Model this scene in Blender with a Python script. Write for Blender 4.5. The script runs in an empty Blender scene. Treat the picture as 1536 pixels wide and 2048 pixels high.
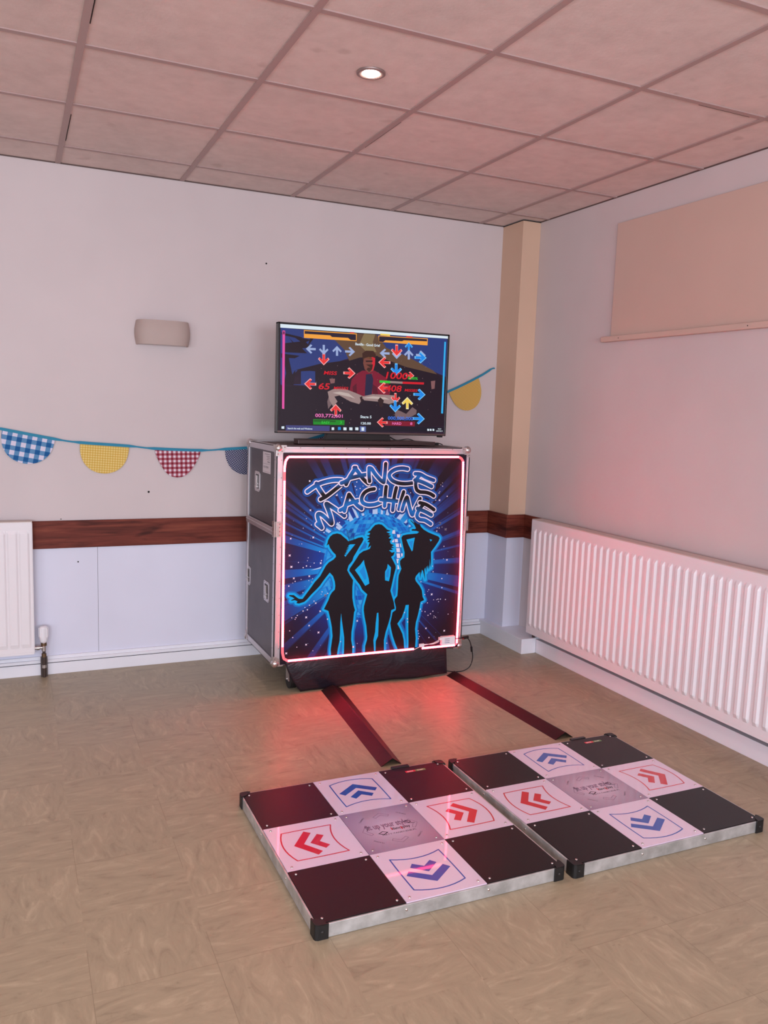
import bpy, math, random
import numpy as np
from mathutils import Vector, Matrix
from mathutils.geometry import tessellate_polygon
random.seed(7)
S = bpy.context.scene
COL = S.collection
PI = math.pi
H = 2.5715          # ceiling height

# ------------------------------------------------------------------ helpers
def lin(c):
    return tuple(((v/255)/12.92 if v/255 <= .04045 else ((v/255+.055)/1.055)**2.4) for v in c)

MATS = {}
def mat(name, c, rough=.5, metal=0, coat=0, emit=None, es=0, spec=.5, coat_r=.03, sheen=0):
    if name in MATS: return MATS[name]
    m = bpy.data.materials.new(name); m.use_nodes = True
    b = m.node_tree.nodes['Principled BSDF']
    b.inputs['Base Color'].default_value = (*lin(c), 1)
    b.inputs['Roughness'].default_value = rough
    b.inputs['Metallic'].default_value = metal
    b.inputs['Coat Weight'].default_value = coat
    b.inputs['Coat Roughness'].default_value = coat_r
    b.inputs['Specular IOR Level'].default_value = spec
    if sheen: b.inputs['Sheen Weight'].default_value = sheen
    if emit is not None:
        b.inputs['Emission Color'].default_value = (*lin(emit), 1)
        b.inputs['Emission Strength'].default_value = es
    MATS[name] = m
    return m

class NT:
    """tiny wrapper for building node materials"""
    def __init__(s, m):
        s.t = m.node_tree; s.b = s.t.nodes['Principled BSDF']
    def n(s, typ, **kw):
        o = s.t.nodes.new(typ)
        for k, v in kw.items(): setattr(o, k, v)
        return o
    def l(s, a, b): s.t.links.new(a, b)
    def val(s, o, i, v):
        if hasattr(v, 'is_linked') or isinstance(v, bpy.types.NodeSocket): s.l(v, o.inputs[i])
        else: o.inputs[i].default_value = v
    def math(s, op, a, b=0, c=0):
        o = s.n('ShaderNodeMath', operation=op)
        s.val(o, 0, a); s.val(o, 1, b); s.val(o, 2, c)
        return o.outputs[0]
    def obj(s): return s.n('ShaderNodeTexCoord').outputs['Object']
    def sep(s, v):
        o = s.n('ShaderNodeSeparateXYZ'); s.l(v, o.inputs[0]); return o.outputs
    def comb(s, x, y, z):
        o = s.n('ShaderNodeCombineXYZ')
        for i, v in enumerate((x, y, z)): s.val(o, i, v)
        return o.outputs[0]
    def noise(s, vec, scale, detail=4, rough=.55, dist=0):
        o = s.n('ShaderNodeTexNoise')
        s.l(vec, o.inputs['Vector']); o.inputs['Scale'].default_value = scale
        o.inputs['Detail'].default_value = detail; o.inputs['Roughness'].default_value = rough
        o.inputs['Distortion'].default_value = dist
        return o.outputs['Fac']
    def vscale(s, vec, sc, off=(0, 0, 0)):
        o = s.n('ShaderNodeMapping'); s.l(vec, o.inputs[0])
        o.inputs['Scale'].default_value = sc; o.inputs['Location'].default_value = off
        return o.outputs[0]
    def ramp(s, f, stops):
        o = s.n('ShaderNodeValToRGB'); e = o.color_ramp.elements
        while len(e) < len(stops): e.new(.5)
        for q, (p, c) in zip(e, stops): q.position = p; q.color = (*(lin(c) if max(c) > 1 else c), 1)
        s.l(f, o.inputs[0]); return o.outputs[0]
    def mix(s, f, a, b, mode='MIX'):
        o = s.n('ShaderNodeMix', data_type='RGBA', blend_type=mode)
        s.val(o, 0, f)
        for i, v in ((6, a), (7, b)):
            if isinstance(v, tuple): o.inputs[i].default_value = (*(lin(v) if max(v) > 1 else v), 1)
            else: s.l(v, o.inputs[i])
        return o.outputs[2]
    def color(s, c): s.l(c, s.b.inputs['Base Color'])
    def bump(s, h, strength=.2, dist=.002):
        o = s.n('ShaderNodeBump'); o.inputs['Strength'].default_value = strength
        o.inputs['Distance'].default_value = dist
        s.l(h, o.inputs['Height']); s.l(o.outputs[0], s.b.inputs['Normal'])

class MB:
    """mesh builder: everything added becomes ONE mesh object"""
    def __init__(s): s.v = []; s.f = []; s.m = []; s.sm = []
    def add(s, vs, fs, m, smooth=False):
        o = len(s.v); s.v += [tuple(v) for v in vs]
        for f in fs: s.f.append([i+o for i in f]); s.m.append(m); s.sm.append(smooth)
    def box(s, a, b, m):
        x0, y0, z0 = (min(a[i], b[i]) for i in range(3)); x1, y1, z1 = (max(a[i], b[i]) for i in range(3))
        s.add([(x0,y0,z0),(x1,y0,z0),(x1,y1,z0),(x0,y1,z0),(x0,y0,z1),(x1,y0,z1),(x1,y1,z1),(x0,y1,z1)],
              [(0,3,2,1),(4,5,6,7),(0,1,5,4),(1,2,6,5),(2,3,7,6),(3,0,4,7)], m)
    def sweep(s, path, prof, m, smooth=True, closed=False, cap=True, up=Vector((0, 0, 1))):
        """profile (list of (a,b)) swept along a path"""
        P = [Vector(p) for p in path]; n = len(P); k = len(prof); vs = []
        for i, p in enumerate(P):
            if closed: t = P[(i+1) % n]-P[i-1]
            else: t = P[min(i+1, n-1)]-P[max(i-1, 0)]
            t = t.normalized()
            u = up if abs(t.dot(up)) < .95 else Vector((1, 0, 0))
            a = t.cross(u).normalized(); b = a.cross(t).normalized()
            vs += [p+a*q[0]+b*q[1] for q in prof]
        fs = []
        for i in range(n if closed else n-1):
            j = (i+1) % n
            for q in range(k):
                r = (q+1) % k
                fs.append((i*k+q, i*k+r, j*k+r, j*k+q))
        if cap and not closed: fs += [tuple(range(k))[::-1], tuple(range((n-1)*k, n*k))]
        s.add(vs, fs, m, smooth)
    def tube(s, path, r, m, n=10, closed=False):
        s.sweep(path, [(r*math.cos(2*PI*i/n), r*math.sin(2*PI*i/n)) for i in range(n)], m, True, closed)
    def cyl(s, a, b, r, m, n=20, r2=None):
        a, b = Vector(a), Vector(b); t = (b-a).normalized()
        u = Vector((0, 0, 1)) if abs(t.z) < .9 else Vector((1, 0, 0))
        e = t.cross(u).normalized(); g = e.cross(t); r2 = r if r2 is None else r2
        vs = [a+(e*math.cos(2*PI*i/n)+g*math.sin(2*PI*i/n))*r for i in range(n)] + \
             [b+(e*math.cos(2*PI*i/n)+g*math.sin(2*PI*i/n))*r2 for i in range(n)]
        s.add(vs, [(i, (i+1) % n, n+(i+1) % n, n+i) for i in range(n)], m, True)
        s.add(vs[:n], [tuple(range(n))[::-1]], m); s.add(vs[n:], [tuple(range(n))], m)
    def lathe(s, c, prof, m, n=24, axis='z'):
        """prof: (radius, height) turned about an axis through c"""
        vs = []; k = len(prof)
        for i in range(n):
            an = 2*PI*i/n
            for r, h in prof:
                p = (r*math.cos(an), r*math.sin(an), h)
                if axis == 'y': p = (p[0], p[2], p[1])
                if axis == 'x': p = (p[2], p[0], p[1])
                vs.append((c[0]+p[0], c[1]+p[1], c[2]+p[2]))
        s.add(vs, [(i*k+j, ((i+1) % n)*k+j, ((i+1) % n)*k+j+1, i*k+j+1) for i in range(n) for j in range(k-1)], m, True)
    def ball(s, c, r, m, n=16):
        s.lathe(c, [(r*math.sin(PI*i/n)+1e-5, -r*math.cos(PI*i/n)) for i in range(n+1)], m, n*2)
    def flat(s, poly, fn, m):
        """filled outline (2D) placed by fn"""
        pts = [Vector((p[0], p[1], 0)) for p in poly]
        tr = [tuple(t) for t in tessellate_polygon([pts])]
        def ccw(t):
            a, b, c = (poly[i] for i in t)
            return t if (b[0]-a[0])*(c[1]-a[1])-(b[1]-a[1])*(c[0]-a[0]) > 0 else t[::-1]
        s.add([fn(*p) for p in poly], [ccw(t) for t in tr], m)
    def prism(s, poly, fn, d0, d1, m):
        """outline given a real thickness: fn(a,b,depth)"""
        n = len(poly); pts = [Vector((p[0], p[1], 0)) for p in poly]; tr = tessellate_polygon([pts])
        s.add([fn(p[0], p[1], d0) for p in poly], [tuple(t) for t in tr], m)
        s.add([fn(p[0], p[1], d1) for p in poly], [tuple(t)[::-1] for t in tr], m)
        vs = [fn(p[0], p[1], d0) for p in poly]+[fn(p[0], p[1], d1) for p in poly]
        s.add(vs, [(i, (i+1) % n, n+(i+1) % n, n+i) for i in range(n)], m)
    def stroke(s, pts, w, fn, m, closed=False, h=None):
        s.band([pts+[pts[0]] if closed else pts], w, fn, m, h)
    def band(s, lines, w, fn, m, h=None):
        """one clean flat shape: everything nearer than w/2 to the lines (no overlapping faces)"""
        h = h or max(w/7, .0004)
        seg = [(a, b) for q in lines for a, b in zip(q[:-1], q[1:])]
        xs = [p[0] for q in lines for p in q]; ys = [p[1] for q in lines for p in q]
        gx = np.arange(min(xs)-w/2-2*h, max(xs)+w/2+3*h, h); gy = np.arange(min(ys)-w/2-2*h, max(ys)+w/2+3*h, h)
        D = np.full((len(gy), len(gx)), 1e9)
        R = w/2+3*h
        for a, b in seg:                                            # distance to each piece, only near it
            i0, i1 = np.searchsorted(gx, (min(a[0], b[0])-R, max(a[0], b[0])+R)); j0, j1 = np.searchsorted(gy, (min(a[1], b[1])-R, max(a[1], b[1])+R))
            X, Y = np.meshgrid(gx[i0:i1], gy[j0:j1]); dx, dy = b[0]-a[0], b[1]-a[1]; q = dx*dx+dy*dy+1e-18
            t = np.clip(((X-a[0])*dx+(Y-a[1])*dy)/q, 0, 1)
            D[j0:j1, i0:i1] = np.minimum(D[j0:j1, i0:i1], np.hypot(X-a[0]-t*dx, Y-a[1]-t*dy))
        F = np.minimum(D, R)-w/2; I = F < 0
        n4 = I[:-1, :-1].astype(int)+I[:-1, 1:]+I[1:, :-1]+I[1:, 1:]
        for j in range(len(gy)-1):
            row = n4[j]; i = 0
            nz = np.nonzero(row)[0]
            if not len(nz): continue
            i = nz[0]; end = nz[-1]+1
            while i < end:
                if row[i] == 4:
                    k = i
                    while k < end and row[k] == 4: k += 1
                    s.add([fn(gx[i], gy[j]), fn(gx[k], gy[j]), fn(gx[k], gy[j+1]), fn(gx[i], gy[j+1])], [(0, 1, 2, 3)], m); i = k; continue
                if row[i]:
                    c = [(i, j), (i+1, j), (i+1, j+1), (i, j+1)]; pl = []
                    for p, r in zip(c, c[1:]+c[:1]):
                        f0, f1 = F[p[1], p[0]], F[r[1], r[0]]
                        if f0 < 0: pl.append((gx[p[0]], gy[p[1]]))
                        if (f0 < 0) != (f1 < 0):
                            t = f0/(f0-f1); pl.append((gx[p[0]]+(gx[r[0]]-gx[p[0]])*t, gy[p[1]]+(gy[r[1]]-gy[p[1]])*t))
                    if len(pl) >= 3: s.add([fn(*p) for p in pl], [tuple(range(len(pl)))], m)
                i += 1
    def build(s, name, parent=None, bevel=0, seg=2, fix=False, auto=False):
        me = bpy.data.meshes.new(name)
        ms = []
        for m in s.m:
            if m not in ms: ms.append(m)
        for m in ms: me.materials.append(m)
        loc = Vector(parent.location) if parent and parent.get('_at') is None and parent.type == 'EMPTY' else Vector((0, 0, 0))
        me.from_pydata([tuple(Vector(v)-WORLD.get(parent, Vector((0, 0, 0)))) for v in s.v], [], s.f)
        me.polygons.foreach_set('material_index', [ms.index(m) for m in s.m])
        me.polygons.foreach_set('use_smooth', s.sm)
        if fix:
            import bmesh
            b = bmesh.new(); b.from_mesh(me); bmesh.ops.recalc_face_normals(b, faces=b.faces); b.to_mesh(me); b.free()
        me.update()
        o = bpy.data.objects.new(name, me); COL.objects.link(o)
        if parent: o.parent = parent
        WORLD[o] = WORLD.get(parent, Vector((0, 0, 0)))
        if bevel:
            md = o.modifiers.new('bevel', 'BEVEL'); md.width = bevel; md.segments = seg; md.limit_method = 'ANGLE'
            md.angle_limit = .6
        return o
WORLD = {}

def thing(name, label, cat, loc, group=None):
    o = bpy.data.objects.new(name, None); COL.objects.link(o); o.location = loc; o.empty_display_size = .05
    WORLD[o] = Vector(loc)
    return tag(o, label, cat, group)
def tag(o, label, cat, group=None):
    o['label'] = label; o['category'] = cat
    if group: o['group'] = group
    return o
def struct(mb, name, bevel=0):
    o = mb.build(name, None, bevel); o['kind'] = 'structure'; return o

def text_polys(s, height, width=None, shear=0, bold=0):
    """letters of s as triangles in 2D: list of (verts, faces); origin = left baseline"""
    cu = bpy.data.curves.new('t', 'FONT'); cu.body = s; cu.size = 1; cu.shear = shear; cu.offset = bold
    cu.resolution_u = 3
    o = bpy.data.objects.new('t', cu); COL.objects.link(o)
    dg = bpy.context.evaluated_depsgraph_get()
    me = bpy.data.meshes.new_from_object(o.evaluated_get(dg))
    vs = [(v.co.x, v.co.y) for v in me.vertices]; fs = [tuple(p.vertices) for p in me.polygons]
    bpy.data.objects.remove(o); bpy.data.meshes.remove(me); bpy.data.curves.remove(cu)
    cap = .69
    x1 = max(v[0] for v in vs); x0 = min(v[0] for v in vs)
    k = height/cap; kx = k if not width else width/(x1-x0)
    return [((v[0]-x0)*kx, v[1]*k) for v in vs], fs
def put_text(mb, s, fn, height, m, width=None, center=False, shear=0, bold=0):
    vs, fs = text_polys(s, height, width, shear, bold)
    off = -max(v[0] for v in vs)/2 if center else 0
    mb.add([fn(v[0]+off, v[1]) for v in vs], fs, m)
def smooth(pts, k=5):
    if len(pts) < 3: return pts
    P = [pts[0]]+pts+[pts[-1]]; out = []
    for i in range(1, len(P)-2):
        p0, p1, p2, p3 = P[i-1:i+3]
        for j in range(k):
            t = j/k
            out.append(tuple(.5*((2*p1[c])+(-p0[c]+p2[c])*t+(2*p0[c]-5*p1[c]+4*p2[c]-p3[c])*t*t+(-p0[c]+3*p1[c]-3*p2[c]+p3[c])*t**3) for c in range(len(p1))))
    out.append(P[-2]); return out

# traced outlines of the flat prints, 0.1 mm units on their own plane
TITLE = [
 [[(-16076, 10172), (-15837, 10336), (-15651, 10450)], [(-15613, 10566), (-15514, 10385), (-15373, 10177), (-15203, 9955)], [(-15585, 10514), (-15248, 10628), (-14784, 10728), (-14398, 10734), (-14243, 10686), (-14322, 10504), (-14606, 10272), (-14931, 10029), (-15147, 9889), (-15376, 9776)]],
 [[(-13549, 11350), (-13738, 11076), (-13898, 10815), (-14043, 10515)], [(-13952, 10737), (-14117, 10646), (-14296, 10582)], [(-13634, 11350), (-13430, 11154), (-13223, 10891), (-13047, 10706), (-12841, 10546)], [(-13842, 10828), (-13507, 10905), (-13254, 10956), (-12999, 10995)]],
 [[(-12825, 11337), (-12814, 10995), (-12774, 10664)], [(-12825, 11337), (-12680, 11285), (-12473, 11020), (-12185, 10727), (-11995, 10606)], [(-11913, 11550), (-11936, 11072), (-11983, 10606)]],
 [[(-10665, 11280), (-10964, 11325), (-11317, 11280), (-11605, 11125), (-11692, 10938), (-11531, 10710), (-11171, 10561), (-10753, 10523), (-10336, 10560)]],
 [[(-10220, 11036), (-9932, 11014), (-9560, 10836), (-9124, 10689)], [(-9931, 10973), (-10132, 10744), (-10166, 10472), (-10094, 10200), (-9892, 10083)], [(-10222, 10711), (-9978, 10667), (-9639, 10550), (-9233, 10369)], [(-9892, 10083), (-9525, 10052), (-9276, 9972), (-9086, 9865)]],
 [[(-15286, 8355), (-15416, 8646), (-15519, 8935), (-15481, 9064), (-15288, 9008), (-15008, 8766), (-14767, 8550), (-14817, 8866), (-14965, 9261), (-15083, 9563), (-14804, 9415), (-14409, 9158), (-14094, 8928)], [(-15523, 8545), (-15328, 8396)]],
 [[(-13888, 10003), (-13977, 9689), (-14053, 9427), (-14102, 9178)], [(-14051, 9375), (-14189, 9285), (-14327, 9222)], [(-13874, 10003), (-13668, 9737), (-13434, 9469), (-13171, 9278)], [(-14027, 9492), (-13720, 9593), (-13383, 9679)]],
 [[(-12516, 10273), (-12802, 10222), (-13054, 10072), (-13188, 9809), (-13124, 9583), (-12862, 9464), (-12534, 9466), (-12316, 9516), (-12104, 9606)]],
 [[(-11855, 10378), (-11885, 10004), (-11906, 9388)], [(-11280, 10320), (-11379, 9836), (-11442, 9163)], [(-12137, 9727), (-11697, 9680), (-11193, 9618)]],
 [[(-10856, 10100), (-10961, 9749), (-11088, 9210)]],
 [[(-10902, 9179), (-10803, 9530), (-10665, 9826), (-10565, 9580), (-10460, 9224), (-10302, 8899), (-10131, 9300), (-9892, 9734)]],
 [[(-9898, 9520), (-9621, 9455), (-9370, 9341), (-9053, 9141)], [(-9681, 9429), (-9885, 9213), (-10025, 8942), (-10017, 8763), (-9859, 8635)], [(-10022, 9230), (-9852, 9158), (-9572, 9056), (-9195, 8868)], [(-9859, 8635), (-9582, 8595), (-9362, 8484), (-9203, 8383)]]]
DANCERS = [
 [(-14452, 8049), (-14670, 8012), (-14823, 7898), (-14928, 7709), (-14955, 7562), (-15014, 7440), (-14891, 7515), (-14808, 7319), (-14646, 7103), (-14500, 6963), (-14482, 6857), (-14604, 6728), (-14851, 6590), (-15003, 6433), (-15152, 6172), (-15301, 5911), (-15573, 5628), (-15783, 5342), (-15962, 5114), (-16201, 4805), (-16384, 4817), (-16523, 4915), (-16662, 5028), (-16890, 5048), (-16910, 5000), (-16721, 4919), (-16622, 4847), (-16794, 4785), (-16793, 4749), (-16596, 4766), (-16467, 4697), (-16517, 4609), (-16379, 4578), (-16105, 4649), (-15955, 4773), (-15744, 4999), (-15456, 5265), (-15289, 5432), (-15169, 5604), (-14988, 5834), (-14790, 6063), (-14612, 5873), (-14510, 5596), (-14478, 5353), (-14498, 5173), (-14652, 5031), (-14743, 4886), (-14831, 4638), (-14951, 4404), (-15055, 4200), (-14816, 4092), (-14712, 3719), (-14603, 3223), (-14553, 2759), (-14597, 2395), (-14636, 2060), (-14608, 1626), (-14287, 1595), (-14238, 2115), (-14167, 2449), (-14147, 2878), (-14147, 3431), (-14119, 3919), (-14070, 3548), (-13993, 3111), (-13915, 2643), (-13906, 2333), (-13906, 1557), (-13445, 1544), (-13446, 2105), (-13521, 2453), (-13518, 2887), (-13452, 3376), (-13404, 3928), (-13359, 4017), (-13448, 4300), (-13525, 4673), (-13542, 5224), (-13514, 5600), (-13689, 5853), (-13852, 6135), (-13785, 6373), (-13584, 6606), (-13520, 6814), (-13373, 7050), (-13220, 7316), (-13066, 7551), (-13000, 7700), (-13075, 7808), (-13300, 7786), (-13585, 7676), (-13839, 7625), (-13937, 7733), (-14100, 7859), (-14262, 7998)],
 [(-12189, 8456), (-12385, 8416), (-12527, 8283), (-12636, 8136), (-12812, 8044), (-12648, 8009), (-12693, 7901), (-12855, 7895), (-12664, 7803), (-12832, 7688), (-12675, 7658), (-12786, 7559), (-12654, 7515), (-12702, 7395), (-12752, 7224), (-12571, 7369), (-12637, 7195), (-12797, 7135), (-12991, 7088), (-13213, 6946), (-13367, 6711), (-13551, 6447), (-13721, 6213), (-13733, 6092), (-13600, 5933), (-13364, 5616), (-13128, 5328), (-12990, 5076), (-12703, 4812), (-12776, 4539), (-12864, 4205), (-12873, 3990), (-12811, 3613), (-12697, 3138), (-12628, 2571), (-12639, 2384), (-12728, 2079), (-12728, 1577), (-12213, 1590), (-12246, 2066), (-12273, 2352), (-12188, 2784), (-12171, 3252), (-12123, 3780), (-12041, 3805), (-12009, 3396), (-12008, 2894), (-12013, 2549), (-12137, 2277), (-12130, 1614), (-11644, 1631), (-11668, 2298), (-11583, 2733), (-11462, 3102), (-11343, 3533), (-11305, 3876), (-11104, 3941), (-11168, 4275), (-11282, 4596), (-11395, 4916), (-11309, 5314), (-11239, 5683), (-11131, 6113), (-11143, 6237), (-11287, 6492), (-11423, 6715), (-11282, 6801), (-11231, 6969), (-11388, 6935), (-11550, 7065), (-11326, 7081), (-11447, 7184), (-11240, 7185), (-11417, 7269), (-11269, 7325), (-11473, 7410), (-11528, 7550), (-11415, 7662), (-11600, 7700), (-11472, 7839), (-11633, 7875), (-11502, 7923), (-11739, 8031), (-11488, 8085), (-11710, 8162), (-11854, 8294), (-12007, 8420)],
 [(-9874, 8463), (-9752, 8242), (-9585, 8092), (-9308, 7938), (-8977, 7805), (-8699, 7698), (-8612, 7597), (-8660, 7452), (-8865, 7165), (-9098, 6880), (-9071, 6413), (-9064, 6018), (-9123, 6243), (-9168, 6515), (-9147, 6170), (-9185, 5938), (-9250, 6175), (-9260, 5954), (-9322, 6130), (-9333, 5786), (-9400, 6060), (-9449, 5940), (-9384, 5395), (-9527, 5870), (-9598, 5947), (-9614, 5703), (-9661, 5852), (-9672, 5485), (-9733, 5832), (-9780, 5785), (-9934, 5622), (-9981, 5477), (-9922, 5336), (-9695, 5077), (-9548, 4821), (-9492, 4471), (-9389, 4291), (-9603, 4206), (-9644, 3912), (-9734, 3471), (-9827, 3130), (-9865, 2735), (-9802, 2230), (-9818, 1630), (-10224, 1643), (-10229, 2093), (-10279, 2967), (-10296, 3711), (-10293, 4093), (-10472, 4093), (-10529, 3851), (-10673, 3443), (-10926, 3118), (-10784, 2884), (-10610, 2548), (-10516, 2193), (-10468, 1665), (-10856, 1677), (-11018, 2089), (-11165, 2472), (-11287, 2901), (-11337, 3175), (-11260, 3561), (-11228, 3755), (-11047, 3864), (-11040, 4010), (-11137, 4335), (-11123, 4456), (-10984, 4618), (-10961, 5031), (-10965, 5469), (-10943, 5725), (-10804, 6057), (-10892, 6304), (-10899, 6473), (-10799, 6590), (-10656, 6656), (-10654, 6921), (-10745, 7215), (-10807, 7458), (-10869, 7700), (-10795, 7817), (-10534, 7869), (-9951, 7898), (-9853, 7979), (-10010, 8033), (-10277, 8053), (-10305, 8102), (-10228, 8141), (-10094, 8132), (-10043, 8178), (-10158, 8374), (-10400, 8602), (-10367, 8615), (-10134, 8434), (-10332, 8734), (-10301, 8743), (-10058, 8516), (-10185, 8712), (-10146, 8720), (-9979, 8538)]]
HOLES = [
 [(-13450, 7460), (-13738, 7462), (-13847, 7370), (-13766, 7337), (-13893, 7297), (-13780, 7262), (-13922, 7223), (-13810, 7188), (-13952, 7149), (-13855, 7115), (-13966, 7075), (-13885, 7041), (-14012, 7017), (-13915, 6967), (-14041, 6928), (-13974, 6834), (-13759, 7096)],
 [(-12950, 6631), (-13130, 6396), (-13429, 6122), (-13176, 5789), (-12833, 5264), (-12608, 5374), (-12649, 5637), (-12777, 6043), (-12903, 6385)],
 [(-11600, 6353), (-11625, 6138), (-11735, 5958), (-11733, 5710), (-11718, 5492), (-11498, 5433), (-11441, 5694), (-11408, 6158)],
 [(-10089, 7685), (-10575, 7594), (-10460, 7348), (-10231, 6952), (-10180, 7023), (-10142, 7385)],
 [(-9210, 7569), (-9059, 7527), (-9150, 7440)]]
SQUARES = [
 [(-11884, 8295), (-11742, 8291), (-11717, 8153), (-11853, 8157)],
 [(-11429, 8113), (-11252, 8108), (-11225, 7923), (-11396, 7929)],
 [(-11136, 7889), (-10958, 7883), (-10931, 7713), (-11103, 7719)],
 [(-10918, 7882), (-10722, 7876), (-10698, 7798), (-10887, 7804)],
 [(-11479, 7655), (-11301, 7649), (-11275, 7479), (-11445, 7485)],
 [(-11261, 7648), (-11083, 7641), (-11056, 7471), (-11228, 7477)],
 [(-11469, 7394), (-11241, 7385), (-11214, 7200), (-11435, 7208)],
 [(-11219, 7415), (-11007, 7407), (-10978, 7206), (-11184, 7214)],
 [(-10949, 7405), (-10753, 7398), (-10725, 7196), (-10914, 7203)],
 [(-11142, 7166), (-10946, 7158), (-10917, 6940), (-11106, 6948)],
 [(-11114, 6887), (-10918, 6878), (-10888, 6629), (-11077, 6637)],
 [(-10861, 6876), (-10681, 6868), (-10652, 6649), (-10825, 6657)],
 [(-11103, 6592), (-10906, 6583), (-10877, 6349), (-11066, 6358)],
 [(-11090, 6281), (-10860, 6270), (-10831, 6035), (-11054, 6047)]]
BARS = [
 [(-14015, 9084), (-13847, 9133), (-13580, 8717), (-13775, 8616)],
 [(-13728, 9395), (-13602, 9419), (-13299, 8829), (-13412, 8779)],
 [(-13209, 9120), (-13081, 9143), (-12988, 8928), (-13101, 8891)],
 [(-12557, 9373), (-12282, 9368), (-12268, 8979), (-12543, 8980)],
 [(-14500, 8437), (-14244, 8298), (-14325, 8195), (-14525, 8333)],
 [(-14449, 8620), (-14162, 8348), (-14244, 8285), (-14529, 8491)],
 [(-12096, 9391), (-11935, 9388), (-11978, 8959), (-12081, 8961)],
 [(-11706, 9518), (-11528, 9488), (-11638, 8883), (-11816, 8928)],
 [(-10861, 9124), (-10663, 9038), (-10976, 8637), (-11189, 8737)],
 [(-10515, 8734), (-10362, 8676), (-10639, 8450), (-10755, 8494)],
 [(-10367, 8429), (-10213, 8370), (-10389, 8238), (-10497, 8296)],
 [(-15146, 8337), (-15085, 8365), (-14641, 8085), (-14732, 7984), (-15237, 8281)],
 [(-15804, 6235), (-15189, 6397), (-15172, 6322), (-15496, 6264)]]
STARS = [(-16876, 7867), (-15714, 7885), (-16913, 7030), (-16818, 6457), (-16680, 5874), (-15874, 5936), (-15287, 6572), (-15004, 4909), (-15004, 4906), (-15501, 4539), (-15256, 4109), (-15989, 3847), (-15825, 3412), (-15317, 3013), (-15963, 2438), (-16993, 2084), (-13396, 2085), (-13217, 3450), (-8631, 8388), (-8278, 8064), (-8114, 6405), (-8951, 4573), (-9216, 2732), (-8091, 2505), (-8391, 2044), (-15961, 10691), (-15893, 9249), (-14529, 9985), (-8719, 9633), (-8629, 8395), (-8268, 8063)]
DOTS = [(-16307, 7583), (-15354, 7157), (-15950, 6872), (-15993, 6724), (-16454, 6660), (-15634, 6591), (-15256, 6698), (-16033, 6463), (-16205, 6389), (-15827, 6429), (-15701, 5805), (-15737, 5637), (-15893, 5717), (-16607, 5717), (-16729, 5644), (-16929, 5499), (-16299, 5797), (-16192, 5123), (-15219, 4977), (-15178, 5101), (-14872, 5000), (-15674, 8265), (-15474, 8250), (-15321, 8195), (-15156, 8122), (-15597, 4653), (-15830, 4457), (-16068, 4356), (-15936, 4233), (-16163, 4184), (-16461, 3978), (-16523, 3872), (-16745, 3880), (-16570, 3792), (-16839, 3225), (-16449, 2355), (-15598, 2088), (-14853, 3669), (-14102, 2427), (-13179, 2252), (-16673, 2866), (-8671, 8138), (-8504, 8194), (-8789, 8165), (-8808, 7990), (-8335, 7152), (-8330, 6472), (-8896, 6473), (-8967, 6105), (-8925, 5802), (-8378, 5400), (-9629, 5298), (-8068, 5645), (-9203, 4750), (-9141, 4833), (-8352, 4902), (-9367, 4587), (-8827, 4266), (-8642, 4261), (-8560, 4286), (-8413, 4276), (-8518, 4145), (-8105, 4235), (-9191, 4124), (-9512, 4113), (-9599, 3809), (-9499, 3690), (-9312, 3651), (-8979, 3510), (-9124, 3438), (-8758, 3373), (-8672, 3304), (-8790, 3275), (-8840, 3642), (-7900, 3414), (-9011, 2204), (-9676, 2629), (-9642, 2486), (-9588, 2312), (-9638, 2198), (-11500, 2114), (-10528, 3696), (-10348, 3344), (-10319, 3169), (-16094, 8840), (-15827, 8514), (-15666, 8262), (-15475, 8251), (-16245, 8363), (-14690, 9609), (-14261, 9864), (-14863, 9864), (-13542, 10401), (-13466, 10235), (-13443, 9944), (-13275, 10299), (-13117, 10424), (-13470, 10629), (-14345, 8599), (-14080, 8711), (-13906, 8738), (-8585, 10548), (-8680, 10447), (-8568, 10372), (-8725, 10084), (-8768, 10015), (-8917, 9885), (-8946, 9637), (-9153, 9635), (-8270, 9835), (-10440, 10046), (-12214, 10256), (-12463, 11390), (-9163, 9530), (-8504, 8202), (-8670, 8145)]
LED = [(-17088, 11868), (-7699, 11922), (-7523, 11843), (-7424, 11693), (-7405, 11046), (-7289, 5543), (-7313, 1759), (-7432, 1657), (-16924, 1709), (-17129, 1832), (-17199, 2134), (-17210, 2442), (-17271, 11357), (-17225, 11670)]
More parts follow.
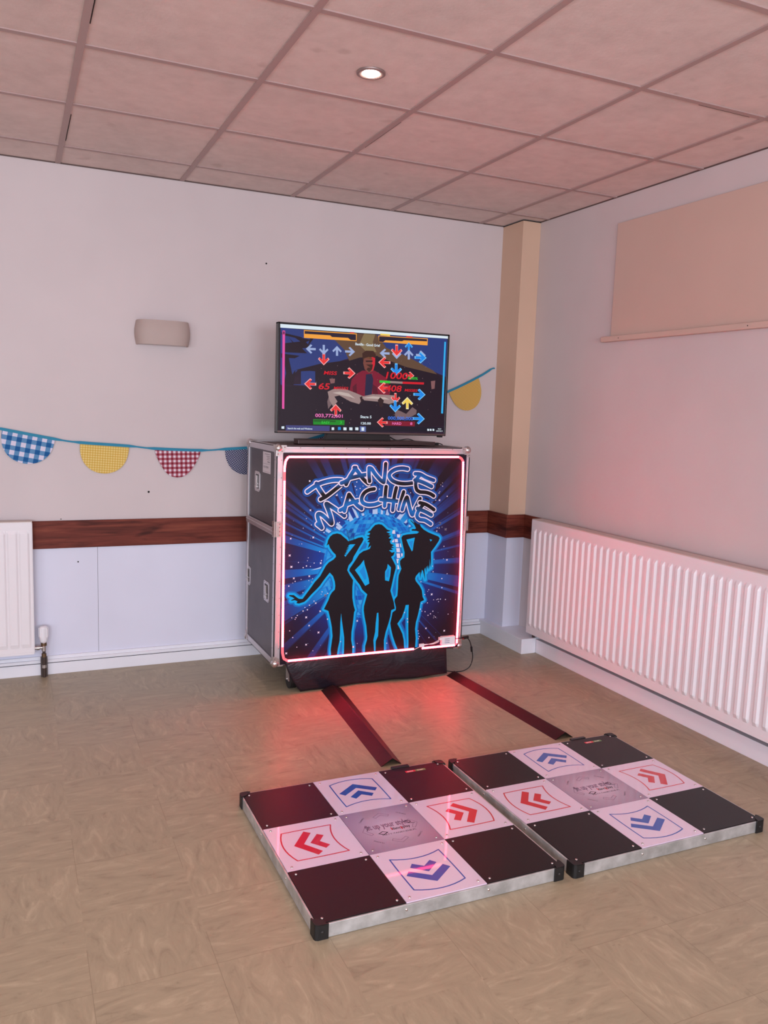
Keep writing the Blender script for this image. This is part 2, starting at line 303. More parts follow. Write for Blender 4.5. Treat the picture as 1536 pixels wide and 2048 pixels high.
SCREEN = [
 ('sky', 1, [(-16771, 18210), (-14691, 18137), (-13592, 17801), (-12595, 17033), (-14106, 16506), (-15781, 16170), (-16556, 15386), (-16620, 15321), (-16719, 15379)]),
 ('sky', 1, [(-16556, 15386), (-14859, 15363), (-14878, 16151), (-15647, 16082), (-15633, 15425)]),
 ('sky', 1, [(-11641, 18183), (-7221, 18308), (-7234, 16186), (-7941, 16423), (-11532, 17093)]),
 ('house', 2, [(-15946, 16130), (-14650, 16509), (-12590, 16873), (-11388, 17101), (-7781, 16296), (-7182, 15917), (-7140, 13458), (-16682, 13316), (-16718, 15286), (-14859, 15363), (-14877, 16120)]),
 ('house', 3, [(-16556, 15386), (-16436, 15951), (-16580, 16687), (-16320, 16763), (-16106, 15904), (-15978, 16098), (-15946, 16130), (-16029, 15346)]),
 ('house', 2, [(-16734, 17968), (-15618, 17796), (-15682, 17699), (-16699, 17848)]),
 ('house', 2, [(-16659, 17421), (-15481, 17618), (-15141, 17328), (-15605, 17238), (-15334, 17005), (-16651, 16991)]),
 ('house', 2, [(-16340, 17749), (-15603, 17114), (-15734, 17044)]),
 ('house', 2, [(-16145, 17823), (-15150, 17702), (-15545, 17490)]),
 ('house', 2, [(-15154, 17888), (-14952, 17839), (-15341, 17316)]),
 ('house', 2, [(-16715, 16926), (-15730, 16858), (-15991, 16719), (-16711, 16710)]),
 ('smoke', 3, [(-13867, 17783), (-12631, 18181), (-11498, 18192), (-10975, 17644), (-10588, 17015), (-11388, 17101), (-12451, 16945), (-13007, 16755), (-13302, 17312)]),
 ('smoke2', 4, [(-12210, 18209), (-11570, 18200), (-11699, 17793), (-11467, 17291), (-12037, 17258), (-12473, 17617)]),
 ('smoke', 3, [(-11191, 17631), (-9711, 17195), (-8021, 16486), (-7781, 16296), (-9687, 16603), (-11387, 17069)]),
 ('jacket', 5, [(-12253, 16279), (-12566, 16103), (-12838, 15801), (-12959, 15151), (-12736, 14771), (-10652, 14843), (-10562, 15375), (-10840, 15955), (-11284, 16196), (-11540, 16314)]),
 ('shirt', 6, [(-12034, 16096), (-11714, 16143), (-11596, 15856), (-11675, 15004), (-12069, 14990)]),
 ('skin', 7, [(-12172, 17057), (-11532, 17093), (-11530, 16639), (-11612, 16311), (-11858, 16169), (-12113, 16351), (-12216, 16668)]),
 ('redlit', 8, [(-11744, 17017), (-11530, 17061), (-11530, 16639), (-11648, 16309), (-11755, 16304), (-11697, 16696)]),
 ('hair', 9, [(-12235, 16796), (-12282, 17179), (-12075, 17333), (-11648, 17345), (-11498, 17160), (-11513, 16965), (-11672, 17020), (-12133, 16931)]),
 ('hair', 9, [(-12051, 16612), (-11645, 16633), (-11686, 16372), (-11860, 16221), (-12007, 16356), (-11939, 16457), (-11782, 16464)]),
 ('shade', 9, [(-12079, 16817), (-11652, 16840), (-11678, 16761), (-12048, 16742)]),
 ('pale', 10, [(-14172, 15104), (-13798, 15278), (-13243, 15301), (-12605, 15100), (-12102, 14923), (-12374, 14523), (-12873, 14636), (-13511, 14937), (-13786, 14862), (-13606, 14612), (-13841, 14347), (-14057, 14661)]),
 ('pale', 10, [(-12244, 14918), (-11605, 15072), (-10880, 15066), (-10292, 15055), (-10058, 14731), (-10642, 14579), (-11303, 14689), (-12096, 14728)]),
 ('shade', 11, [(-12350, 14882), (-12210, 14952), (-12180, 14692), (-12270, 14591)]),
 ('pale2', 9, [(-14065, 14980), (-13914, 14473), (-14114, 14210), (-14179, 14592)]),
 ('pale2', 10, [(-10264, 14325), (-9888, 14203), (-9584, 14078), (-9224, 14457), (-8952, 14297), (-8982, 14094), (-9350, 13882), (-9944, 13733), (-10249, 13926)]),
 ('shade', 11, [(-11305, 14755), (-11166, 14924), (-10942, 14767), (-11038, 14401), (-11185, 14430)]),
 ('window', 4, [(-14086, 15777), (-13777, 15791), (-13792, 15566), (-14011, 15525)]),
 ('window', 4, [(-8147, 15909), (-7881, 15954), (-7899, 15515), (-8089, 15473)]),
 ('white', 20, [(-16793, 18379), (-7188, 18424), (-7188, 18263), (-16790, 18196)]),
 ('orange', 21, [(-15540, 18160), (-12631, 18181), (-12633, 17786), (-15531, 17770)]),
 ('navy', 22, [(-15499, 18119), (-12672, 18134), (-12662, 17828), (-12970, 17828), (-13112, 17927), (-14007, 17913), (-14111, 17988), (-15496, 17977)]),
 ('orange', 21, [(-11397, 18160), (-8449, 18195), (-8448, 17824), (-11342, 17828)]),
 ('navy', 22, [(-11353, 18124), (-8493, 18153), (-8488, 18041), (-9892, 18004), (-9993, 17952), (-10985, 17935), (-11090, 17838), (-11343, 17841)]),
 ('pinkbar', 21, [(-16671, 18064), (-16535, 18061), (-16506, 14138), (-16625, 14153)]),
 ('pinkdark', 22, [(-16638, 18023), (-16560, 18016), (-16563, 17869), (-16635, 17877)]),
 ('bluebar', 21, [(-7419, 18088), (-7318, 18081), (-7315, 14161), (-7433, 14171)]),
 ('green', 21, [(-11242, 15819), (-10615, 15814), (-10610, 15683), (-11237, 15689)]),
 ('pale', 22, [(-10615, 15814), (-9878, 15807), (-9873, 15694), (-10611, 15696)]),
 ('redc', 21, [(-9878, 15807), (-8571, 15823), (-8581, 15709), (-9873, 15694)]),
 ('greenbox', 21, [(-14934, 13662), (-13181, 13654), (-13187, 13393), (-14927, 13387)]),
 ('greendark', 22, [(-14906, 13624), (-13683, 13622), (-13680, 13538), (-14904, 13535)]),
 ('redbox', 21, [(-10829, 13678), (-9024, 13675), (-9044, 13417), (-10856, 13425)]),
 ('task', 21, [(-16741, 13315), (-7162, 13423), (-7172, 13141), (-16742, 13025)]),
 ('search', 22, [(-16405, 13322), (-14008, 13330), (-14014, 13065), (-16407, 13044)]),
 ('search2', 22, [(-12301, 13347), (-11950, 13348), (-11940, 13065), (-12292, 13065)]),
 ('white', 23, [(-16635, 13248), (-16490, 13264), (-16488, 13131), (-16632, 13135)]),
 ('white', 23, [(-12206, 13297), (-12049, 13300), (-12043, 13116), (-12200, 13113)]),
 ('white', 23, [(-13240, 13275), (-13064, 13272), (-13060, 13122), (-13236, 13125)]),
 ('white', 23, [(-12902, 13282), (-12725, 13279), (-12721, 13129), (-12898, 13132)]),
 ('white', 23, [(-12563, 13289), (-12384, 13287), (-12380, 13136), (-12558, 13139)]),
 ('cyan', 23, [(-13548, 13288), (-13395, 13291), (-13376, 13142), (-13544, 13126)]),
 ('white', 23, [(-13902, 13261), (-13763, 13264), (-13759, 13122), (-13898, 13119)]),
 ('white', 23, [(-8259, 13298), (-8151, 13293), (-8147, 13184), (-8255, 13189)]),
 ('white', 23, [(-8106, 13301), (-7997, 13296), (-7992, 13187), (-8101, 13192)]),
 ('white', 23, [(-7936, 13304), (-7827, 13300), (-7822, 13190), (-7931, 13195)]),
 ('redc', 23, [(-13017, 18231), (-12773, 18235), (-12771, 18178), (-13015, 18174)]),
 ('yellow', 23, [(-11286, 18271), (-10708, 18270), (-10719, 18179), (-11283, 18187)]),
 ('redc', 23, [(-9754, 18242), (-9383, 18240), (-9380, 18175), (-9751, 18177)]),
 ('grey', 31, [(-15419, 17229), (-15158, 17471), (-15076, 17415), (-15207, 17288), (-14886, 17294), (-14883, 17184), (-15205, 17178), (-15068, 17056), (-15147, 16997)]),
 ('grey', 31, [(-14439, 16981), (-14702, 17227), (-14642, 17303), (-14503, 17181), (-14511, 17481), (-14392, 17484), (-14384, 17183), (-14251, 17311), (-14187, 17237)]),
 ('grey', 31, [(-13721, 17477), (-13452, 17229), (-13513, 17152), (-13655, 17276), (-13646, 16972), (-13767, 16970), (-13776, 17274), (-13909, 17145), (-13974, 17219)]),
 ('grey', 31, [(-12707, 17234), (-12979, 16986), (-13065, 17044), (-12929, 17173), (-13263, 17167), (-13266, 17279), (-12932, 17286), (-13075, 17410), (-12994, 17470)]),
 ('grey', 31, [(-11285, 17248), (-11006, 17499), (-10917, 17441), (-11057, 17309), (-10708, 17316), (-10704, 17201), (-11052, 17195), (-10903, 17068), (-10988, 17006)]),
 ('grey', 31, [(-10279, 16993), (-10567, 17249), (-10503, 17329), (-10352, 17201), (-10364, 17514), (-10235, 17517), (-10223, 17203), (-10081, 17337), (-10010, 17259)]),
 ('grey', 31, [(-9576, 17532), (-9282, 17274), (-9348, 17194), (-9502, 17323), (-9489, 17007), (-9620, 17005), (-9633, 17320), (-9776, 17186), (-9847, 17264)]),
 ('grey', 31, [(-8530, 17283), (-8821, 17026), (-8914, 17085), (-8769, 17220), (-9130, 17214), (-9135, 17330), (-8774, 17337), (-8930, 17466), (-8843, 17529)]),
 ('edge_red', 30, [(-14425, 16445), (-14748, 16749), (-14674, 16842), (-14504, 16691), (-14514, 17061), (-14367, 17064), (-14358, 16694), (-14195, 16851), (-14116, 16760)]),
 ('red', 31, [(-14426, 16502), (-14690, 16750), (-14630, 16827), (-14491, 16703), (-14499, 17005), (-14379, 17007), (-14372, 16705), (-14239, 16833), (-14174, 16758)]),
 ('edge_red', 30, [(-12644, 16119), (-12979, 15816), (-13084, 15888), (-12917, 16047), (-13327, 16043), (-13331, 16180), (-12921, 16185), (-13097, 16340), (-12997, 16413)]),
 ('red', 31, [(-12707, 16117), (-12980, 15871), (-13066, 15930), (-12930, 16059), (-13265, 16057), (-13268, 16169), (-12933, 16172), (-13077, 16299), (-12995, 16358)]),
 ('edge_red', 30, [(-15473, 15457), (-15151, 15751), (-15051, 15681), (-15212, 15526), (-14816, 15528), (-14812, 15392), (-15209, 15390), (-15040, 15236), (-15138, 15164)]),
 ('red', 31, [(-15413, 15458), (-15150, 15697), (-15068, 15640), (-15200, 15513), (-14876, 15514), (-14874, 15403), (-15197, 15403), (-15060, 15277), (-15139, 15219)]),
 ('edge_red', 30, [(-13707, 14486), (-13374, 14168), (-13450, 14074), (-13625, 14233), (-13614, 13854), (-13764, 13855), (-13774, 14234), (-13940, 14078), (-14020, 14173)]),
 ('red', 31, [(-13705, 14428), (-13434, 14168), (-13496, 14091), (-13638, 14222), (-13630, 13912), (-13752, 13914), (-13760, 14223), (-13895, 14096), (-13961, 14173)]),
 ('edge_red', 30, [(-10284, 17117), (-10637, 17429), (-10558, 17527), (-10373, 17371), (-10388, 17754), (-10230, 17758), (-10215, 17375), (-10041, 17539), (-9954, 17445)]),
 ('red', 31, [(-10286, 17176), (-10574, 17431), (-10510, 17511), (-10359, 17384), (-10371, 17696), (-10242, 17699), (-10230, 17386), (-10088, 17520), (-10017, 17443)]),
 ('edge_red', 30, [(-11355, 16765), (-11012, 17074), (-10902, 17003), (-11074, 16840), (-10647, 16848), (-10642, 16707), (-11069, 16700), (-10885, 16543), (-10990, 16468)]),
 ('red', 31, [(-11290, 16767), (-11010, 17018), (-10921, 16960), (-11061, 16828), (-10712, 16833), (-10708, 16718), (-11057, 16713), (-10907, 16585), (-10992, 16524)]),
 ('edge_red', 30, [(-11336, 15423), (-10992, 15729), (-10882, 15656), (-11054, 15495), (-10625, 15497), (-10620, 15355), (-11049, 15353), (-10865, 15193), (-10969, 15118)]),
 ('red', 31, [(-11271, 15424), (-10990, 15673), (-10900, 15613), (-11041, 15482), (-10691, 15482), (-10686, 15367), (-11037, 15366), (-10886, 15235), (-10971, 15175)]),
 ('edge_red', 30, [(-10261, 14638), (-10559, 14910), (-10493, 14991), (-10336, 14855), (-10349, 15181), (-10216, 15181), (-10203, 14855), (-10056, 14991), (-9983, 14910)]),
 ('red', 31, [(-10263, 14688), (-10506, 14910), (-10452, 14977), (-10324, 14866), (-10335, 15131), (-10226, 15131), (-10216, 14865), (-10096, 14976), (-10036, 14909)]),
 ('edge_red', 30, [(-9188, 16154), (-9436, 15936), (-9515, 15987), (-9391, 16102), (-9698, 16099), (-9702, 16198), (-9396, 16202), (-9528, 16313), (-9454, 16366)]),
 ('red', 31, [(-9236, 16153), (-9437, 15975), (-9502, 16018), (-9401, 16111), (-9651, 16109), (-9654, 16190), (-9405, 16192), (-9513, 16284), (-9452, 16327)]),
 ('edge_red', 30, [(-11324, 13592), (-11018, 13860), (-10921, 13793), (-11074, 13652), (-10693, 13647), (-10688, 13520), (-11070, 13525), (-10906, 13379), (-10999, 13314)]),
 ('red', 31, [(-11266, 13592), (-11017, 13810), (-10937, 13755), (-11062, 13640), (-10751, 13635), (-10748, 13532), (-11058, 13537), (-10925, 13417), (-11000, 13365)]),
 ('edge_blue', 30, [(-9592, 17920), (-9341, 17702), (-9397, 17633), (-9529, 17742), (-9518, 17473), (-9630, 17470), (-9641, 17739), (-9763, 17624), (-9824, 17690)]),
 ('blue', 31, [(-9591, 17878), (-9386, 17700), (-9432, 17644), (-9539, 17733), (-9530, 17514), (-9621, 17512), (-9630, 17731), (-9730, 17638), (-9780, 17691)]),
 ('edge_blue', 30, [(-8478, 17151), (-8835, 16835), (-8949, 16908), (-8772, 17074), (-9214, 17065), (-9220, 17208), (-8778, 17217), (-8969, 17375), (-8862, 17452)]),
 ('blue', 31, [(-8546, 17149), (-8838, 16892), (-8931, 16952), (-8786, 17087), (-9147, 17081), (-9152, 17197), (-8791, 17203), (-8947, 17333), (-8860, 17395)]),
 ('edge_blue', 30, [(-10274, 16119), (-10628, 16436), (-10550, 16534), (-10364, 16376), (-10379, 16761), (-10220, 16764), (-10205, 16378), (-10031, 16541), (-9943, 16446)]),
 ('blue', 31, [(-10277, 16178), (-10566, 16438), (-10501, 16517), (-10350, 16388), (-10362, 16702), (-10232, 16704), (-10220, 16389), (-10078, 16522), (-10007, 16444)]),
 ('edge_blue', 30, [(-8457, 15156), (-8817, 14843), (-8931, 14919), (-8753, 15083), (-9198, 15083), (-9204, 15227), (-8759, 15228), (-8952, 15391), (-8844, 15467)]),
 ('blue', 31, [(-8526, 15155), (-8819, 14901), (-8913, 14963), (-8767, 15096), (-9130, 15097), (-9135, 15215), (-8772, 15214), (-8929, 15348), (-8841, 15410)]),
 ('edge_blue', 30, [(-10257, 14146), (-10613, 14473), (-10534, 14570), (-10347, 14407), (-10362, 14797), (-10202, 14797), (-10187, 14406), (-10012, 14568), (-9924, 14470)]),
 ('blue', 31, [(-10259, 14206), (-10550, 14474), (-10485, 14553), (-10333, 14419), (-10345, 14737), (-10215, 14737), (-10202, 14418), (-10059, 14550), (-9988, 14469)]),
 ('edge_blue', 30, [(-8445, 13838), (-8805, 13527), (-8921, 13605), (-8741, 13768), (-9188, 13773), (-9194, 13918), (-8747, 13914), (-8941, 14081), (-8833, 14156)]),
 ('blue', 31, [(-8514, 13838), (-8808, 13585), (-8902, 13649), (-8755, 13782), (-9120, 13787), (-9125, 13905), (-8761, 13901), (-8918, 14037), (-8830, 14098)]),
 ('edge_yellow', 30, [(-9562, 14995), (-9198, 14667), (-9279, 14569), (-9470, 14733), (-9454, 14340), (-9616, 14341), (-9632, 14734), (-9808, 14571), (-9896, 14669)]),
 ('yellow', 31, [(-9559, 14935), (-9263, 14666), (-9329, 14587), (-9484, 14721), (-9471, 14400), (-9603, 14401), (-9616, 14722), (-9760, 14589), (-9832, 14670)])]
WIN_P = (150, 115); LEFT_P = 55; SPOT_P = 33; EXPO = -0.05
def M4(pts): return [(a/10000, b/10000) for a, b in pts]

# ------------------------------------------------------------------ materials
# painted wall: faint roller texture and a few scuffs
def paint(name, c, rough=.6):
    m = mat(name, c, rough); t = NT(m); o = t.obj()
    n = t.noise(o, 1.3, 3); f = t.ramp(n, [(.35, tuple(v*.97 for v in c)), (.65, c)])
    t.color(f); t.bump(t.noise(o, 260, 2), .08, .001)
    return m
white = paint('white_paint', (216, 202, 201))  # upper wall white, with the warm dim light up there tinted in
low_white = paint('panel_white_gloss', (224, 224, 240), .35)  # gloss panel white, with the cool daylight low down tinted in
peach = paint('peach_paint', (218, 182, 156), .55)
cream = paint('cream_paint', (214, 184, 170), .5)
skirt_white = paint('skirting_gloss', (236, 235, 242), .3)
rad_white = mat('radiator_enamel', (236, 230, 233), .3)
rad_grille = mat('radiator_top_enamel', (206, 190, 182), .4)
black_gap = mat('dark_gap', (30, 22, 20), .8)

# vinyl floor tiles with marbling turned from tile to tile
floor_m = mat('marbled_vinyl_tile', (150, 130, 105), .33); t = NT(floor_m)
o = t.obj(); x, y, z = t.sep(o)
u = t.math('DIVIDE', t.math('ADD', x, 6.123+.305*10), .305); v = t.math('DIVIDE', t.math('ADD', y, 9.15+.12), .305)
cu, cv_ = t.math('FLOOR', u), t.math('FLOOR', v)
wn = t.n('ShaderNodeTexWhiteNoise', noise_dimensions='2D'); t.l(t.comb(cu, cv_, 0), wn.inputs['Vector'])
rnd = wn.outputs['Value']
par = t.math('MODULO', t.math('ADD', cu, cv_), 2.0)
off = t.comb(t.math('MULTIPLY', rnd, 37), t.math('MULTIPLY', rnd, 91), 0)
ov = t.n('ShaderNodeVectorMath', operation='ADD'); t.l(o, ov.inputs[0]); t.l(off, ov.inputs[1]); ov = ov.outputs[0]
na = t.noise(t.vscale(ov, (3.2, 11, 1)), 2.0, 6, .66, 1.6); nb = t.noise(t.vscale(ov, (11, 3.2, 1)), 2.0, 6, .66, 1.6)
mx = t.mix(par, na, nb); nn = t.n('ShaderNodeRGBToBW'); t.l(mx, nn.inputs[0]); streak = nn.outputs[0]
big = t.noise(o, 3.0, 3)
col = t.ramp(streak, [(.22, (134, 119, 97)), (.42, (159, 144, 119)), (.56, (166, 150, 124)), (.78, (186, 169, 142))])
dk = t.ramp(t.noise(t.vscale(ov, (6, 9, 1)), 4.5, 5, .7, 1.2), [(.27, (.7, .68, .66)), (.36, (1, 1, 1))])
col = t.mix(.85, col, dk, 'MULTIPLY')
tone = t.ramp(rnd, [(0, (.97, .97, .97)), (1, (1, 1, 1))]); col = t.mix(1.0, col, tone, 'MULTIPLY')
fu = t.math('ABSOLUTE', t.math('SUBTRACT', t.math('FRACT', u), .5)); fv = t.math('ABSOLUTE', t.math('SUBTRACT', t.math('FRACT', v), .5))
seam = t.math('GREATER_THAN', t.math('MAXIMUM', fu, fv), .4972)
sm_ = t.math('MULTIPLY', seam, t.math('GREATER_THAN', t.noise(o, 2.5, 2), .5))
col = t.mix(t.math('MULTIPLY', sm_, .38), col, (96, 78, 58))
t.color(col)
rr = t.n('ShaderNodeMapRange'); t.l(big, rr.inputs[0]); rr.inputs[3].default_value = .36; rr.inputs[4].default_value = .50
t.l(rr.outputs[0], t.b.inputs['Roughness']); t.bump(streak, .12, .0008)

# mineral fibre ceiling tile, stained
tile_m = mat('ceiling_tile', (205, 186, 180), .9); t = NT(tile_m); o = t.obj()
a = t.noise(o, 14, 5, .6); b_ = t.noise(o, 3.1, 3)
c1 = t.ramp(a, [(.3, (222, 200, 194)), (.55, (230, 208, 202)), (.75, (234, 214, 208))])
sp = t.ramp(t.noise(t.vscale(o, (1, 1, 1), (3, 5, 0)), 7.5, 2, .4), [(.70, (1, 1, 1)), (.76, (.86, .83, .82))])
c2 = t.mix(1.0, c1, sp, 'MULTIPLY')
c2 = t.mix(1.0, c2, t.ramp(b_, [(.35, (.92, .93, .93)), (.6, (1, 1, 1))]), 'MULTIPLY')
t.color(c2); t.bump(t.noise(o, 90, 4, .7), .4, .002)
tbar_m = mat('ceiling_bar', (178, 150, 146), .5)

# stained pine board
wood_m = mat('stained_pine', (118, 58, 44), .6, spec=.25); t = NT(wood_m); o = t.obj(); x, y, z = t.sep(o)
al = t.math('ADD', x, y)
vec = t.comb(t.math('MULTIPLY', al, 1.6), 0, t.math('MULTIPLY', z, 22))
g = t.noise(vec, 1.6, 6, .6, .8)
c1 = t.ramp(g, [(.25, (66, 26, 20)), (.5, (112, 50, 38)), (.75, (140, 72, 54))])
k = t.noise(t.comb(t.math('MULTIPLY', al, 2.1), 3.0, t.math('MULTIPLY', z, 9)), 1.9, 2, .5, .5)
c1 = t.mix(1.0, c1, t.ramp(k, [(.28, (.4, .35, .35)), (.42, (1, 1, 1))]), 'MULTIPLY')
t.color(c1); t.bump(g, .15, .001)

# flight case
lam = mat('case_laminate', (74, 64, 70), .42); t = NT(lam); o = t.obj()
t.color(t.ramp(t.noise(o, 5, 5, .6), [(.3, (64, 55, 61)), (.7, (84, 74, 80))])); t.bump(t.noise(o, 300, 2), .15, .001)
alu = mat('case_aluminium', (205, 198, 202), .38, .75); steel = mat('zinc_steel', (200, 192, 190), .28, .9)
lid_top = mat('case_lid_brown', (88, 64, 60), .5)
rivet_m = mat('rivet', (150, 140, 140), .4, .8)
paper = mat('paper_label', (214, 204, 208), .6); ink = mat('label_ink', (110, 96, 104), .6)
cloth = mat('black_pvc_cloth', (30, 22, 32), .32); t = NT(cloth); t.bump(t.noise(t.vscale(t.obj(), (1, 1, 2.2)), 6, 5, .6, 1.2), .45, .014)
rubber = mat('black_rubber', (20, 19, 20), .5); cable_m = mat('black_cable', (14, 12, 14), .45)
plastic_b = mat('black_plastic', (30, 27, 28), .35)
ramp_m = mat('cable_cover_black', (22, 17, 19), .45, spec=.32)
wp = mat('white_plastic', (236, 232, 236), .4)
brass = mat('tarnished_brass', (120, 96, 72), .35, .7); pipe_m = mat('brown_pipe', (64, 48, 42), .5)

LED_E = 56
led_on = mat('led_red', (255, 60, 80), .4, emit=(255, 54, 74), es=LED_E)
led_off = mat('led_tape_silicone', (244, 120, 128), .35, emit=(255, 90, 100), es=.7)

# wording on the television: text, x, z, height, colour, width (0.1 mm)
SCREENTEXT = [('Bastille - Good Grief', -12696, 17578, 127, 'white', 1417), ('MISS', -14420, 15984, 177, 'redc', 740), ('65', -14686, 15224, 304, 'redc', 627),
  ('MISSES', -13852, 15244, 141, 'redc', 833), ('1000', -10897, 15940, 339, 'redc', 1324), ('0.00%', -9571, 15946, 133, 'green', 600), ('408', -10887, 15263, 316, 'redc', 970),
  ('MISSES', -9743, 15294, 132, 'redc', 780)]
SCREENTEXT += [
  ('003,772,601', -14829, 13780, 170, 'pinkt', 1530), ('EASY', -14472, 13442, 129, 'green', 454), ('3', -13455, 13465, 130, 'green', 111),
  ('Stage 5', -12294, 13793, 131, 'white', 646), ('120.00', -12247, 13454, 118, 'white', 574), ('000,000,000', -10685, 13748, 173, 'bluet', 1527),
  ('HARD', -10416, 13481, 134, 'pinkt', 549), ('8', -9334, 13492, 135, 'pinkt', 136), ('Search the web and Windows', -16316, 13122, 82, 'white', 1340),
  ('18:31', -7601, 13277, 61, 'white', 203), ('20/07/2019', -7712, 13158, 62, 'white', 406)]
# poster inks
def ink_m(n, c, r=.45): return mat('print_'+n, c, r, spec=.28)
p_black = ink_m('black', (22, 12, 20)); p_cyan = ink_m('cyan', (0, 176, 240)); p_blue = ink_m('halo', (14, 116, 196))
p_white = ink_m('white', (236, 226, 244)); p_shadow = ink_m('shadow', (24, 22, 66)); p_glow = ink_m('title_glow', (18, 84, 168))
p_sq = ink_m('mirror_square', (226, 222, 240)); p_bar = ink_m('light_bar', (178, 206, 240))
BC = (-1.246, .629); BL = (BC[0]+1.231, BC[1])   # mirror ball centre, in the room and on the panel itself
# burst background: rays around the mirror ball
p_bg = ink_m('burst', (20, 40, 120)); t = NT(p_bg); x, y, z = t.sep(t.obj())
dx, dz = t.math('SUBTRACT', x, BL[0]), t.math('SUBTRACT', z, BL[1])
ang = t.math('ARCTAN2', dz, dx); rad = t.math('SQRT', t.math('ADD', t.math('MULTIPLY', dx, dx), t.math('MULTIPLY', dz, dz)))
ca, sa = t.math('COSINE', ang), t.math('SINE', ang)
rayv = t.comb(t.math('MULTIPLY', ca, 3.2), t.math('MULTIPLY', sa, 3.2), 0)
rn = t.noise(rayv, 3.6, 3, .5)
rays = t.n('ShaderNodeValToRGB'); e = rays.color_ramp; e.interpolation = 'LINEAR'
e.elements[0].position = .50; e.elements[0].color = (0, 0, 0, 1); e.elements[1].position = .535; e.elements[1].color = (1, 1, 1, 1)
t.l(rn, rays.inputs[0])
base = t.ramp(t.math('MULTIPLY', rad, 1.45), [(.30, (8, 98, 194)), (.42, (20, 58, 150)), (.55, (32, 36, 102)), (.68, (34, 20, 58)), (.82, (28, 11, 28))])
rayc = t.ramp(t.math('MULTIPLY', rad, 1.45), [(.33, (96, 178, 240)), (.42, (16, 142, 222)), (.57, (26, 90, 178)), (.72, (34, 54, 122)), (.92, (32, 18, 48))])
t.color(t.mix(rays.outputs[0], base, rayc))
# mirror ball
p_ball = ink_m('mirror_ball', (20, 120, 210)); t = NT(p_ball); x, y, z = t.sep(t.obj())
dx, dz = t.math('DIVIDE', t.math('SUBTRACT', x, BL[0]), .275), t.math('DIVIDE', t.math('SUBTRACT', z, BL[1]), .275)
lat = t.math('ARCSINE', t.math('MULTIPLY', dz, .97)); cl = t.math('COSINE', lat)
lon = t.math('ARCSINE', t.math('MINIMUM', t.math('MAXIMUM', t.math('DIVIDE', dx, t.math('ADD', cl, .04)), -.99), .99))
A1, B1 = t.math('MULTIPLY', lat, 9), t.math('MULTIPLY', lon, 9)
cell = t.n('ShaderNodeTexWhiteNoise', noise_dimensions='2D'); t.l(t.comb(t.math('FLOOR', A1), t.math('FLOOR', B1), 0), cell.inputs['Vector'])
lat_f = t.math('FRACT', A1); lon_f = t.math('FRACT', B1)
edge = t.math('MAXIMUM', t.math('GREATER_THAN', t.math('ABSOLUTE', t.math('SUBTRACT', lat_f, .5)), .43), t.math('GREATER_THAN', t.math('ABSOLUTE', t.math('SUBTRACT', lon_f, .5)), .43))
cc = t.ramp(cell.outputs['Value'], [(0, (18, 74, 176)), (.35, (6, 104, 206)), (.7, (20, 138, 222)), (1, (60, 168, 232))])
t.color(t.mix(t.math('MULTIPLY', edge, .7), cc, (2, 150, 224)))
# title lettering: dark ends, blue middles
p_fill = ink_m('title_fill', (20, 12, 22)); t = NT(p_fill); x, y, z = t.sep(t.obj())
dx, dz = t.math('SUBTRACT', x, BL[0]), t.math('SUBTRACT', z, BL[1]-.35)
rd = t.math('SQRT', t.math('ADD', t.math('MULTIPLY', dx, dx), t.math('MULTIPLY', dz, dz)))
rd = t.math('ADD', rd, t.math('MULTIPLY', t.math('SUBTRACT', t.noise(t.obj(), 9, 1), .5), .10))
t.color(t.ramp(rd, [(.615, (20, 8, 14)), (.655, (22, 84, 160)), (.685, (20, 110, 190)), (.722, (20, 8, 16)), (.785, (20, 8, 16)), (.83, (18, 104, 186)), (.853, (22, 58, 124)), (.885, (20, 8, 16))]))

# dance pad materials
pad_black = mat('pad_black_panel', (24, 18, 20), .42, spec=.32)
pad_white = mat('pad_white_acrylic', (226, 206, 226), .3, 0, .6, coat_r=.03)
pad_grey = mat('pad_centre_print', (176, 150, 172), .3, 0, .6, coat_r=.03); t = NT(pad_grey)
gen = t.n('ShaderNodeTexCoord').outputs['Generated']; x, y, z = t.sep(gen)
q = t.math('SQRT', t.math('ADD', t.math('POWER', t.math('SUBTRACT', x, .5), 2), t.math('POWER', t.math('SUBTRACT', y, .5), 2)))
t.color(t.ramp(q, [(.1, (204, 180, 200)), (.38, (172, 148, 170)), (.66, (146, 122, 148))]))
red_ink = mat('pad_red_print', (206, 22, 36), .3, 0, .5); blue_ink = mat('pad_blue_print', (22, 80, 172), .3, 0, .5)
grey_ink = mat('pad_grey_print', (136, 108, 134), .4); dark_ink = mat('pad_dark_print', (52, 32, 48), .4)
stick_red = mat('sticker_red', (214, 28, 52), .4); stick_green = mat('sticker_green', (96, 138, 78), .4); stick_w = mat('sticker_white', (240, 232, 224), .4)
pad_alu = mat('pad_aluminium', (196, 196, 196), .42, .6); t = NT(pad_alu); t.color(t.ramp(t.noise(t.obj(), 18, 4), [(.35, (176, 176, 174)), (.7, (216, 216, 216))]))
screw_m = mat('screw', (210, 200, 196), .25, .9)

